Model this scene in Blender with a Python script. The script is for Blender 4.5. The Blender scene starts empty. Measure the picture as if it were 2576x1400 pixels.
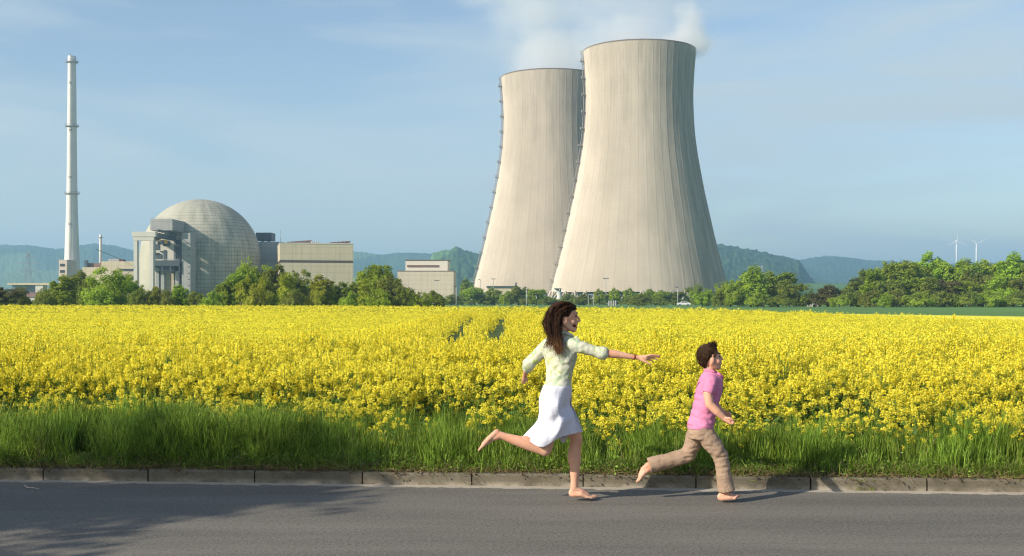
import bpy, bmesh, math, random
import numpy as np
from mathutils import Vector, Matrix, noise as mnoise

SC = bpy.context.scene
COL = SC.collection
R_ = math.radians
rnd = random.Random(7)
nr = np.random.RandomState(11)

# ------------------------------------------------------------------ camera
CAMZ = 1.634
cam_d = bpy.data.cameras.new('camera')
cam_d.sensor_width = 36.0
cam_d.lens = 36.0 * 3000.0 / 2624.0
cam_d.shift_y = 59.0 / 2624.0
cam_d.clip_start = 0.1
cam_d.clip_end = 30000
cam = bpy.data.objects.new('camera', cam_d)
cam.location = (0, 0, CAMZ)
cam.rotation_euler = (R_(90), 0, 0)
COL.objects.link(cam)
SC.camera = cam
SC.render.resolution_x, SC.render.resolution_y = 1024, 556

# ------------------------------------------------------------------ light
SUN_EL, SUN_AZ = 28.0, 33.0           # light travels towards (+cos az, +sin az)
dirv = Vector((math.cos(R_(SUN_AZ)) * math.cos(R_(SUN_EL)), math.sin(R_(SUN_AZ)) * math.cos(R_(SUN_EL)), -math.sin(R_(SUN_EL))))
sun_d = bpy.data.lights.new('sun', 'SUN')
sun_d.energy = 5.0
sun_d.angle = R_(0.53)
sun_d.color = (1.0, 0.90, 0.76)
sun = bpy.data.objects.new('sun', sun_d)
sun.rotation_euler = dirv.to_track_quat('-Z', 'Y').to_euler()
sun.location = (-20, -12, 20)
COL.objects.link(sun)

W = bpy.data.worlds.new('World')
SC.world = W
W.use_nodes = True
wn, wl = W.node_tree.nodes, W.node_tree.links
wn.clear()
w_out = wn.new('ShaderNodeOutputWorld')
w_bg = wn.new('ShaderNodeBackground'); w_bg.inputs['Strength'].default_value = 0.125
w_sky = wn.new('ShaderNodeTexSky'); w_sky.sky_type = 'NISHITA'; w_sky.sun_disc = False
w_sky.sun_elevation = R_(SUN_EL)
# sun position vector = -dir ; nishita rotation measured clockwise from +Y
w_sky.sun_rotation = math.atan2(-dirv.x, -dirv.y)
w_sky.air_density = 1.0; w_sky.dust_density = 1.2; w_sky.ozone_density = 1.6
w_tc = wn.new('ShaderNodeTexCoord')
w_map = wn.new('ShaderNodeMapping'); w_map.inputs['Scale'].default_value = (1.2, 1.2, 8.5)
w_map.inputs['Rotation'].default_value = (0.05, 0.10, 0)
w_no = wn.new('ShaderNodeTexNoise'); w_no.inputs['Scale'].default_value = 2.1; w_no.inputs['Detail'].default_value = 4.5
w_no.inputs['Roughness'].default_value = 0.5; w_no.inputs['Distortion'].default_value = 0.6
w_cr = wn.new('ShaderNodeValToRGB')
w_cr.color_ramp.elements[0].position = 0.38; w_cr.color_ramp.elements[0].color = (0.08, 0.08, 0.08, 1)
w_cr.color_ramp.elements[1].position = 0.66; w_cr.color_ramp.elements[1].color = (1.0, 1.0, 1.0, 1)
w_mix = wn.new('ShaderNodeMix'); w_mix.data_type = 'RGBA'
w_mix.inputs[7].default_value = (3.7, 4.4, 4.8, 1)
wl.new(w_tc.outputs['Generated'], w_map.inputs['Vector'])
wl.new(w_map.outputs[0], w_no.inputs['Vector'])
wl.new(w_no.outputs['Fac'], w_cr.inputs['Fac'])
w_sep = wn.new('ShaderNodeSeparateXYZ'); wl.new(w_tc.outputs['Generated'], w_sep.inputs[0])
w_hi = wn.new('ShaderNodeMapRange'); w_hi.inputs['From Min'].default_value = .22; w_hi.inputs['From Max'].default_value = .50
w_hi.inputs['To Min'].default_value = 1.0; w_hi.inputs['To Max'].default_value = .12  # clouds thinned high overhead to cut the ambient light
wl.new(w_sep.outputs[2], w_hi.inputs['Value'])
w_mu = wn.new('ShaderNodeMath'); w_mu.operation = 'MULTIPLY'
wl.new(w_cr.outputs['Color'], w_mu.inputs[0]); wl.new(w_hi.outputs[0], w_mu.inputs[1])
wl.new(w_mu.outputs[0], w_mix.inputs[0])
wl.new(w_sky.outputs['Color'], w_mix.inputs[6])
wl.new(w_mix.outputs[2], w_bg.inputs['Color'])
wl.new(w_bg.outputs[0], w_out.inputs['Surface'])

SC.view_settings.view_transform = 'Standard'
SC.view_settings.look = 'None'
SC.view_settings.exposure = 0.35
SC.view_settings.gamma = 1.0
SC.cycles.use_denoising = True
SC.cycles.max_bounces = 6
SC.cycles.diffuse_bounces = 3
SC.cycles.volume_bounces = 4
SC.cycles.filter_width = 1.15
SC.cycles.transparent_max_bounces = 8
SC.cycles.volume_step_rate = 1.0
SC.cycles.volume_max_steps = 128

# ------------------------------------------------------------------ helpers
def PX(x, d): return (x - 1288.0) / 2945.2 * d          # picture x (2576 wide) -> world X at depth d
def PZ(y, d): return CAMZ - (y - 757.9) / 2945.2 * d    # picture y -> world Z at depth d

def tag(o, label=None, cat=None, group=None, kind=None):
    if label: o['label'] = label
    if cat: o['category'] = cat
    if group: o['group'] = group
    if kind: o['kind'] = kind
    return o

def empty(name, loc=(0, 0, 0), rz=0.0):
    o = bpy.data.objects.new(name, None)
    o.location = loc; o.rotation_euler = (0, 0, rz); o.empty_display_size = 0.2
    COL.objects.link(o)
    return o

def mesh_np(name, v, f, smooth=False):
    me = bpy.data.meshes.new(name)
    v = np.asarray(v, dtype=np.float32)
    if isinstance(f, np.ndarray):
        n, k = f.shape
        me.vertices.add(len(v)); me.vertices.foreach_set('co', v.ravel())
        me.loops.add(n * k); me.loops.foreach_set('vertex_index', f.astype(np.int32).ravel())
        me.polygons.add(n); me.polygons.foreach_set('loop_start', np.arange(0, n * k, k, dtype=np.int32))
        me.polygons.foreach_set('loop_total', np.full(n, k, dtype=np.int32))
        me.update(calc_edges=True)
    else:
        me.from_pydata([tuple(p) for p in v], [], f)
    if smooth:
        me.polygons.foreach_set('use_smooth', np.ones(len(me.polygons), dtype=bool))
    me.validate()
    return me

def link(name, me, mat=None, parent=None, world=True):
    """link a mesh; with a parent whose frame differs the coordinates are taken as world ones"""
    o = bpy.data.objects.new(name, me)
    COL.objects.link(o)
    if mat is not None:
        if isinstance(mat, (list, tuple)):
            for m in mat: me.materials.append(m)
        else:
            me.materials.append(mat)
    if parent is not None:
        o.parent = parent
        if world:
            M = Matrix.Identity(4); p = parent; 
            chain = []
            while p is not None:
                chain.append(Matrix.Translation(p.location) @ p.rotation_euler.to_matrix().to_4x4()); p = p.parent
            for m in reversed(chain): M = M @ m
            me.transform(M.inverted())
    return o

class MB:
    def __init__(s): s.v = []; s.f = []
    def add(s, vs, fs):
        b = len(s.v); s.v += [tuple(p) for p in vs]; s.f += [tuple(i + b for i in f) for f in fs]; return s
    def box(s, x0, x1, y0, y1, z0, z1):
        vs = [(x0,y0,z0),(x1,y0,z0),(x1,y1,z0),(x0,y1,z0),(x0,y0,z1),(x1,y0,z1),(x1,y1,z1),(x0,y1,z1)]
        return s.add(vs, [(0,3,2,1),(4,5,6,7),(0,1,5,4),(1,2,6,5),(2,3,7,6),(3,0,4,7)])
    def bar(s, a, b, r, n=4, r2=None):
        a = Vector(a); b = Vector(b); r2 = r if r2 is None else r2
        d = (b - a).normalized(); u = d.orthogonal().normalized(); w = d.cross(u)
        vs = []
        for p, q in ((a, r), (b, r2)):
            for k in range(n):
                t = 2 * math.pi * (k + .5) / n
                vs.append(p + u * math.cos(t) * q + w * math.sin(t) * q)
        fs = [(k, (k + 1) % n, n + (k + 1) % n, n + k) for k in range(n)]
        fs += [tuple(range(n))[::-1], tuple(range(n, 2 * n))]
        return s.add(vs, fs)
    def lathe(s, prof, c=(0, 0), n=32, cap=True):
        vs = []; fs = []
        for z, r in prof:
            for k in range(n):
                t = 2 * math.pi * k / n
                vs.append((c[0] + r * math.cos(t), c[1] + r * math.sin(t), z))
        m = len(prof)
        for i in range(m - 1):
            for k in range(n):
                fs.append((i*n+k, i*n+(k+1)%n, (i+1)*n+(k+1)%n, (i+1)*n+k))
        if cap:
            fs.append(tuple(range(n))[::-1]); fs.append(tuple(range((m-1)*n, m*n)))
        return s.add(vs, fs)
    def tube(s, pts, rad, n=6):
        pts = [Vector(p) for p in pts]; b = []; m = len(pts)
        if not hasattr(rad, '__len__'): rad = [rad] * m
        u = None; vs = []; fs = []
        for i, p in enumerate(pts):
            d = (pts[min(i+1, m-1)] - pts[max(i-1, 0)]).normalized()
            if u is None: u = d.orthogonal().normalized()
            u = (u - d * u.dot(d)).normalized(); w = d.cross(u)
            for k in range(n):
                t = 2 * math.pi * k / n
                vs.append(p + (u * math.cos(t) + w * math.sin(t)) * rad[i])
        for i in range(m - 1):
            for k in range(n):
                fs.append((i*n+k, i*n+(k+1)%n, (i+1)*n+(k+1)%n, (i+1)*n+k))
        fs.append(tuple(range(n))[::-1]); fs.append(tuple(range((m-1)*n, m*n)))
        return s.add(vs, fs)
    def build(s, name, mat=None, parent=None, smooth=False, world=True):
        return link(name, mesh_np(name, s.v, s.f, smooth), mat, parent, world)

# ------------------------------------------------------------------ materials
class NT:
    def __init__(s, name):
        s.m = bpy.data.materials.new(name); s.m.use_nodes = True
        s.n, s.l = s.m.node_tree.nodes, s.m.node_tree.links
        s.n.clear()
        s.out = s.n.new('ShaderNodeOutputMaterial')
        s.b = s.n.new('ShaderNodeBsdfPrincipled')
        s.l.new(s.b.outputs[0], s.out.inputs['Surface'])
        s.b.inputs['Roughness'].default_value = .8
        s.b.inputs['Specular IOR Level'].default_value = .3
    def coord(s, kind='Object', scale=(1, 1, 1), rot=(0,0,0)):
        t = s.n.new('ShaderNodeTexCoord'); m = s.n.new('ShaderNodeMapping')
        m.inputs['Scale'].default_value = scale; m.inputs['Rotation'].default_value = rot
        s.l.new(t.outputs[kind], m.inputs['Vector']); return m.outputs[0]
    def noise(s, vec, scale, detail=4, rough=.55, dist=0.0):
        t = s.n.new('ShaderNodeTexNoise'); t.inputs['Scale'].default_value = scale
        t.inputs['Detail'].default_value = detail; t.inputs['Roughness'].default_value = rough
        t.inputs['Distortion'].default_value = dist
        if vec is not None: s.l.new(vec, t.inputs['Vector'])
        return t.outputs['Fac']
    def ramp(s, fac, stops):
        r = s.n.new('ShaderNodeValToRGB'); e = r.color_ramp.elements
        while len(e) < len(stops): e.new(.5)
        for i, (p, c) in enumerate(stops):
            e[i].position = p
            e[i].color = (c, c, c, 1) if not hasattr(c, '__len__') else (c[0], c[1], c[2], 1)
        s.l.new(fac, r.inputs['Fac']); return r.outputs['Color']
    def mix(s, fac, a, b, blend='MIX'):
        m = s.n.new('ShaderNodeMix'); m.data_type = 'RGBA'; m.blend_type = blend
        for i, q in ((0, fac), (6, a), (7, b)):
            if hasattr(q, 'is_output'): s.l.new(q, m.inputs[i])
            elif i == 0: m.inputs[0].default_value = q
            else: m.inputs[i].default_value = (q[0], q[1], q[2], 1)
        return m.outputs[2]
    def math(s, op, a, b=0.0, c=0.0):
        m = s.n.new('ShaderNodeMath'); m.operation = op
        for i, q in enumerate((a, b, c)):
            if hasattr(q, 'is_output'): s.l.new(q, m.inputs[i])
            else: m.inputs[i].default_value = q
        return m.outputs[0]
    def sep(s, vec):
        m = s.n.new('ShaderNodeSeparateXYZ'); s.l.new(vec, m.inputs[0]); return m.outputs
    def col(s, c):
        if hasattr(c, 'is_output'): s.l.new(c, s.b.inputs['Base Color'])
        else: s.b.inputs['Base Color'].default_value = (c[0], c[1], c[2], 1)
        return s
    def bump(s, h, strength=.3, dist=.01):
        b = s.n.new('ShaderNodeBump'); b.inputs['Strength'].default_value = strength
        b.inputs['Distance'].default_value = dist
        s.l.new(h, b.inputs['Height']); s.l.new(b.outputs[0], s.b.inputs['Normal']); return s
    def rough(s, v): s.b.inputs['Roughness'].default_value = v; return s
    def spec(s, v): s.b.inputs['Specular IOR Level'].default_value = v; return s

def lerp(a, b, t): return tuple(a[i] + (b[i] - a[i]) * t for i in range(3))

def plain(name, c, rough=.75, var=.12, scale=3.0, spec=.3, coord='Object', vs=(1, 1, 1), bump=0.0, bdist=.01, panel=None):
    t = NT(name); f = t.noise(t.coord(coord, vs), scale, 5, .6)
    cc = t.ramp(f, [(.3, tuple(q * (1 - var) for q in c)), (.7, tuple(min(1, q * (1 + var)) for q in c))])
    if panel:      # joints between wall panels, plus run-off streaks below the roof edge
        s = t.sep(t.coord(coord))
        jx = t.math('LESS_THAN', t.math('FRACT', t.math('MULTIPLY_ADD', s[0], 1 / panel[0], 100)), .05)
        jz = t.math('LESS_THAN', t.math('FRACT', t.math('MULTIPLY_ADD', s[2], 1 / panel[1], 100)), .08)
        cc = t.mix(t.math('MULTIPLY', t.math('MAXIMUM', jx, jz), .30), cc, tuple(q * .35 for q in c))
        st = t.noise(t.coord(coord, (1, 1, .06)), .9, 5, .7)
        cc = t.mix(t.ramp(st, [(.5, 0.0), (.75, .45)]), cc, tuple(q * .55 for q in c))
    t.col(cc)
    t.rough(rough).spec(spec)
    if bump: t.bump(f, bump, bdist)
    return t.m

def leafmat(name, c1, c2, transl=.35, scale=.6, rough=.6, rnd_amt=.0, fine=9.0):
    """foliage: diffuse + translucent, colours varying in clumps over the plant"""
    t = NT(name)
    v = t.coord('Object')
    f = t.noise(v, scale, 3, .6)
    f2 = t.noise(v, fine, 2, .5)
    ff = t.math('MULTIPLY_ADD', f2, .45, t.math('MULTIPLY', f, .55))
    c = t.ramp(ff, [(.36, c1), (.62, c2)])
    if rnd_amt:
        oi = t.n.new('ShaderNodeObjectInfo')
        hs = t.n.new('ShaderNodeHueSaturation')
        t.l.new(c, hs.inputs['Color'])
        t.l.new(t.math('MULTIPLY_ADD', oi.outputs['Random'], rnd_amt, 1 - rnd_amt * .5), hs.inputs['Value'])
        t.l.new(t.math('MULTIPLY_ADD', oi.outputs['Random'], .02, .49), hs.inputs['Hue'])
        c = hs.outputs[0]
    t.col(c).rough(rough).spec(.25)
    tr = t.n.new('ShaderNodeBsdfTranslucent'); t.l.new(c, tr.inputs['Color'])
    ms = t.n.new('ShaderNodeMixShader'); ms.inputs[0].default_value = transl
    t.l.new(t.b.outputs[0], ms.inputs[1]); t.l.new(tr.outputs[0], ms.inputs[2])
    t.l.new(ms.outputs[0], t.out.inputs['Surface'])
    return t.m
# ================================================================== ROAD, KERB, GROUND
K0, KS = 10.347, -0.0795            # kerb front line: Y = K0 + KS * X
def kY(x): return K0 + KS * x
KANG = math.atan(KS)

# ground: one sheet, finer near the road, out to the horizon
def build_ground():
    xs = sorted(set([-9000, -6000, -4000, -2500, -1500, -900, -500, -300, -150, -80, -40] + list(np.arange(-24, 24.1, 2.0)) + [40, 80, 150, 300, 500, 900, 1500, 2500, 4000, 6000, 9000]))
    offs = [-60, -30, -12, -0.02, 0.10, 0.16, 0.4, 1, 2, 4, 8, 15, 25, 40, 60, 90, 140, 200, 300, 450, 700, 1100, 1700, 2600, 4000, 6000, 9000]
    v = []; f = []
    for o in offs:
        for x in xs:
            kx = kY(max(-60, min(60, x)))
            z = -0.05 if o < 0.05 else 0.085
            v.append((x, kx + o, z))
    n = len(xs)
    for j in range(len(offs) - 1):
        for i in range(n - 1):
            f.append((j*n+i, j*n+i+1, (j+1)*n+i+1, (j+1)*n+i))
    t = NT('meadow_earth')
    vec = t.coord('Object')
    big = t.noise(vec, .012, 4, .6); fine = t.noise(vec, 6, 4, .7)
    g = t.ramp(big, [(.35, (.075, .16, .035)), (.6, (.12, .235, .05))])
    soil = t.ramp(fine, [(.35, (.03, .022, .012)), (.65, (.085, .062, .03))])
    y = t.sep(vec)[1]
    nearf = t.math('LESS_THAN', y, 15.0)
    t.col(t.mix(nearf, g, soil)).rough(.95)
    t.bump(fine, .5, .03)
    o = link('ground', mesh_np('ground', v, f), t.m)
    tag(o, kind='structure')
build_ground()

# road
def build_road():
    v = [(-60, kY(-60), 0), (60, kY(60), 0), (60, kY(60) - 9.0, 0), (-60, kY(-60) - 9.0, 0)]
    e = empty('tmp')
    t = NT('asphalt')
    vec = t.coord('Object')
    grain = t.noise(vec, 130, 3, .8)
    vor = t.n.new('ShaderNodeTexVoronoi'); vor.inputs['Scale'].default_value = 95; t.l.new(vec, vor.inputs['Vector'])
    stone = t.ramp(vor.outputs['Distance'], [(.05, 1.0), (.35, 0.0)])
    vcol = t.sep(vor.outputs['Color'])[0]
    stone_on = t.math('MULTIPLY', stone, t.math('GREATER_THAN', vcol, .55))
    mid_ = t.noise(vec, 38, 3, .8)
    band = t.noise(t.coord('Object', (.22, 1.7, 1), (0, 0, -KANG)), 1.2, 5, .65)
    base = t.ramp(band, [(.32, (.084, .077, .065)), (.66, (.172, .156, .129))])
    c = t.mix(t.ramp(grain, [(.35, 0.0), (.7, .75)]), base, (.165, .15, .125))
    c = t.mix(t.math('MULTIPLY', t.ramp(grain, [(.28, 1.0), (.42, 0.0)]), .5), c, (.03, .03, .03))
    c = t.mix(t.math('MULTIPLY', stone_on, .55), c, (.34, .32, .29))
    c = t.mix(t.ramp(mid_, [(.50, 0.0), (.68, .65)]), c, (.21, .195, .165))
    c = t.mix(t.ramp(mid_, [(.32, .65), (.48, 0.0)]), c, (.045, .042, .038))
    # sandy dust gathered along the kerb : distance from the kerb line
    s = t.sep(vec)
    dist = t.math('SUBTRACT', t.math('MULTIPLY_ADD', s[0], KS, K0), s[1])
    nz = t.noise(vec, 7, 5, .75)
    edge = t.math('MULTIPLY_ADD', nz, .26, .015)
    dust = t.ramp(t.math('SUBTRACT', edge, dist), [(0.0, 0.0), (.022, 1.0)])
    c = t.mix(t.math('MULTIPLY', dust, t.ramp(t.noise(vec, 45, 3, .8), [(.25, .55), (.5, 1.0)])), c, (.44, .39, .31))
    nz2 = t.noise(vec, 2.5, 5, .75)
    soft = t.ramp(t.math('SUBTRACT', t.math('MULTIPLY', nz2, .8), dist), [(0.0, 0.0), (.6, .35)])
    c = t.mix(soft, c, (.25, .22, .17))
    # pale scuffs
    sc = t.noise(t.coord('Object', (.9, 9, 1), (0, 0, .06)), 1.7, 5, .7)
    c = t.mix(t.ramp(sc, [(.66, 0.0), (.75, .28)]), c, (.28, .26, .22))
    t.col(c).rough(.85).spec(.35)
    t.bump(t.math('ADD', grain, t.math('MULTIPLY', vor.outputs['Distance'], .8)), .55, .004)
    bpy.data.objects.remove(e)
    tag(link('road', mesh_np('road', v, [(3, 2, 1, 0)]), t.m), kind='structure')
build_road()

# kerb stones, laid end to end, each with a chamfered front edge and its own small misfit
def build_kerb():
    joints = [-.356 + .981 * k for k in range(-14, 16)]
    mb = MB(); rk = random.Random(3)
    cols = []
    ex, ey = math.cos(KANG), math.sin(KANG); nx, ny = -ey, ex
    for a, b in zip(joints[:-1], joints[1:]):
        g = .005 + rk.uniform(0, .003); a2, b2 = a + g, b - g
        h = .107 + rk.uniform(-.004, .004); off = rk.uniform(-.004, .004)
        prof = [(0, -.06), (0.0, h - .018), (.012, h - .004), (.022, h), (.12, h), (.12, -.06)]
        vs = []
        for X in (a2, b2):
            for dd, z in prof:
                vs.append((X + nx * (dd + off), kY(X) + ny * (dd + off), z + (0.003 if X == b2 else 0) * rk.uniform(-1, 1)))
        n = len(prof)
        fs = [(k, n + k, n + (k + 1) % n, (k + 1) % n) for k in range(n)] + [tuple(range(n)), tuple(range(n, 2 * n))[::-1]]
        mb.add(vs, fs)
    t = NT('kerb_concrete')
    vec = t.coord('Object')
    a = t.noise(vec, 1.3, 5, .65); b = t.noise(vec, 14, 5, .7); g = t.noise(vec, 160, 2, .7)
    c = t.ramp(a, [(.3, (.085, .073, .052)), (.5, (.145, .127, .09)), (.7, (.185, .165, .122))])
    c = t.mix(t.ramp(b, [(.45, 0.0), (.7, .55)]), c, (.085, .072, .048))
    z = t.sep(vec)[2]
    pale = t.math('MULTIPLY', t.ramp(z, [(0.0, 1.0), (.045, 0.0)]), t.ramp(t.noise(vec, 3.2, 5, .75), [(.42, 0.0), (.62, .8)]))
    c = t.mix(pale, c, (.42, .37, .30))
    c = t.mix(t.ramp(g, [(.62, 0.0), (.75, .5)]), c, (.42, .38, .32))
    t.col(c).rough(.9).bump(t.math('ADD', b, g), .5, .004)
    o = mb.build('kerb', t.m)
    tag(o, kind='structure')
build_kerb()

# ================================================================== HILLS
def hill_mat(name, forest1, forest2, field, fscale, fcut):
    t = NT(name); v = t.coord('Object')
    a = t.noise(v, .03, 6, .7)
    c = t.ramp(a, [(.35, forest1), (.6, forest2)])
    f = t.noise(t.coord('Object', (1, .35, 1)), fscale, 2, .4)
    t.col(t.mix(t.ramp(f, [(fcut, 0.0), (fcut + .02, 1.0)]), c, field)).rough(.95).spec(.05)
    t.bump(a, .8, 6)
    return t.m

def hill(name, ridge, d_ridge, d_front, d_back, mat, rough_m, seed, foot=.0, treebump=7.0):
    xs = np.arange(ridge[0][0], ridge[-1][0] + .1, 2.5)
    ry = np.interp(xs, [r[0] for r in ridge], [r[1] for r in ridge])
    ds = np.concatenate([np.linspace(d_front, d_ridge, 46), np.linspace(d_ridge, d_back, 12)[1:]])
    V = []
    for d in ds:
        t = (d - d_front) / (d_ridge - d_front) if d <= d_ridge else 1 - (d - d_ridge) / (d_back - d_ridge)
        for i, x in enumerate(xs):
            X = PX(x, d)
            zr = PZ(ry[i], d_ridge)
            e = min(1.0, (x - xs[0]) / 90.0 + foot, (xs[-1] - x) / 90.0 + foot)
            s = t * t * (3 - 2 * t)
            n1 = mnoise.noise((X * .0022, d * .0022, seed)) * rough_m
            n2 = mnoise.noise((X * .06, d * .06, seed + 5)) * treebump * .6 + mnoise.noise((X * .13, d * .13, seed + 9)) * treebump * .5
            V.append((X, d, max(-1.0, (zr * s + n1 * s * (1 - s) * 4) * max(0, e) + n2 * min(1, s * 3) - 1.0 * (1 - s))))
    n = len(xs); m = len(ds)
    idx = np.arange(n * m).reshape(m, n)
    f = np.stack([idx[:-1, :-1], idx[:-1, 1:], idx[1:, 1:], idx[1:, :-1]], -1).reshape(-1, 4)
    o = link(name, mesh_np(name, V, f, True), mat)
    tag(o, kind='structure')
    return o
hm1 = hill_mat('far_forest', (.028, .062, .028), (.06, .115, .045), (.12, .19, .07), .0016, .60)
hm2 = hill_mat('green_slope', (.03, .075, .028), (.065, .13, .045), (.11, .21, .065), .004, .47)
hill('hills', [(-500, 612), (-200, 622), (0, 619), (70, 620), (140, 630), (165, 627), (235, 615), (290, 621), (340, 634), (450, 648), (600, 645), (760, 640), (890, 636), (960, 645), (1010, 640), (1080, 643), (1200, 640), (1340, 660), (1500, 665)], 4600, 2700, 6200, hm1, 40, 1.0, .6)
hill('hills', [(1000, 690), (1060, 662), (1090, 641), (1125, 634), (1150, 627), (1168, 634), (1200, 644), (1300, 655), (1420, 690)], 2600, 1300, 3300, hm2, 12, 4.0, .0, 9)
hill('hills', [(1500, 640), (1650, 615), (1780, 614), (1830, 622), (1900, 636), (1960, 648), (2010, 660), (2045, 676), (2075, 690), (2100, 702)], 2900, 1500, 3900, hm1, 12, 8.0, .0, 9)
hill('hills', [(1900, 664), (2010, 657), (2050, 649), (2090, 646), (2130, 650), (2180, 657), (2240, 660), (2330, 668), (2450, 664), (2700, 664), (3000, 668)], 5000, 3100, 6500, hm1, 20, 12.0, .5, 9)
# the bright crop field seen between the woods
t = NT('distant_crop'); t.col(t.ramp(t.noise(t.coord('Object', (1, .3, 1)), .01, 3), [(.35, (.055, .13, .035)), (.65, (.09, .19, .05))])).rough(.95)
tag(link('field', mesh_np('field', [(180, 800, .2), (900, 800, .2), (1000, 1480, 24), (300, 1480, 24), (180, 800, -.3), (900, 800, -.3), (1000, 1480, -.3), (300, 1480, -.3)], [(0, 1, 2, 3), (0, 4, 5, 1), (1, 5, 6, 2), (2, 6, 7, 3), (3, 7, 4, 0)]), t.m), kind='structure')

# ================================================================== COOLING TOWERS
PROF = [(0, 52.0), (7, 50.3), (12.5, 49.1), (25.2, 45.7), (38.2, 42.5), (50.8, 39.7), (63.5, 36.9), (76.2, 34.5), (84.5, 33.05), (97.2, 31.4), (109.9, 30.65), (119.4, 30.5), (132, 31.1), (144.2, 32.1)]
def prof_r(z):
    zz = [p[0] for p in PROF]; rr = [p[1] for p in PROF]
    k = max(0, min(len(zz) - 2, int(np.searchsorted(zz, z)) - 1))
    t = (z - zz[k]) / (zz[k+1] - zz[k])
    def m(i): i0, i1 = max(0, i-1), min(len(zz)-1, i+1); return (rr[i1]-rr[i0])/(zz[i1]-zz[i0])
    h = zz[k+1]-zz[k]
    return ((2*t**3-3*t*t+1)*rr[k] + (t**3-2*t*t+t)*h*m(k) + (-2*t**3+3*t*t)*rr[k+1] + (t**3-t*t)*h*m(k+1))

def tower_mat():
    t = NT('tower_concrete')
    v = t.coord('Object')
    s = t.sep(v)
    ang = t.math('ARCTAN2', s[1], s[0])
    seg = t.math('MULTIPLY', ang, 48 / (2 * math.pi))
    fr = t.math('FRACT', t.math('ADD', seg, 100.0))
    tri = t.math('ABSOLUTE', t.math('SUBTRACT', fr, .5))           # .5 at the rib line
    line = t.ramp(tri, [(.472, 0.0), (.49, 1.0)])
    # colour of each strip differs a little
    wn_ = t.n.new('ShaderNodeTexWhiteNoise'); wn_.noise_dimensions = '1D'
    t.l.new(t.math('FLOOR', t.math('ADD', seg, 100.0)), wn_.inputs['W'])
    zz = s[2]
    ring = t.math('FRACT', t.math('MULTIPLY', zz, 1 / 2.4))
    ringl = t.ramp(ring, [(0.0, 1.0), (.07, 0.0)])
    cyl = t.n.new('ShaderNodeCombineXYZ')
    t.l.new(t.math('MULTIPLY', ang, 34.0), cyl.inputs[0]); t.l.new(t.math('MULTIPLY', zz, .1), cyl.inputs[2])
    streak = t.noise(cyl.outputs[0], .32, 5, .7)
    blot = t.noise(v, .05, 5, .6)
    base = t.ramp(blot, [(.3, (.52, .452, .365)), (.7, (.61, .535, .435))])
    base = t.mix(.08, base, wn_.outputs['Value'], 'SOFT_LIGHT')
    topd = t.ramp(t.math('MULTIPLY', t.math('SUBTRACT', zz, 60.0), 1 / 85), [(0.0, 0.0), (1.0, .75)])
    st = t.math('MULTIPLY', t.ramp(streak, [(.48, 0.0), (.66, .9)]), t.math('MULTIPLY_ADD', topd, .55, .06))
    # shade painted over streaky stain on the flank turned away from the sun
    shade_f = t.math('COSINE', t.math('ADD', ang, .62))
    shade_m = t.ramp(shade_f, [(.45, 0.0), (.95, .8)])
    base = t.mix(t.math('MULTIPLY', shade_m, t.ramp(streak, [(.25, .25), (.6, .9)])), base, (.17, .16, .125))
    base = t.mix(st, base, (.27, .235, .175))
    base = t.mix(t.math('MULTIPLY', line, .11), base, (.15, .135, .11))
    base = t.mix(t.math('MULTIPLY', ringl, .13), base, (.2, .18, .15))
    rim = t.ramp(t.math('SUBTRACT', zz, 143.2), [(0.0, 0.0), (.5, .8)])
    base = t.mix(rim, base, (.10, .085, .07))
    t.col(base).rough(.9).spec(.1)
    t.b.inputs['Diffuse Roughness'].default_value = 1.0
    t.bump(blot, .1, .3)
    return t.m
M_tower = tower_mat()
M_ladder = plain('ladder_metal', (.30, .27, .24), .6)

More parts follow.
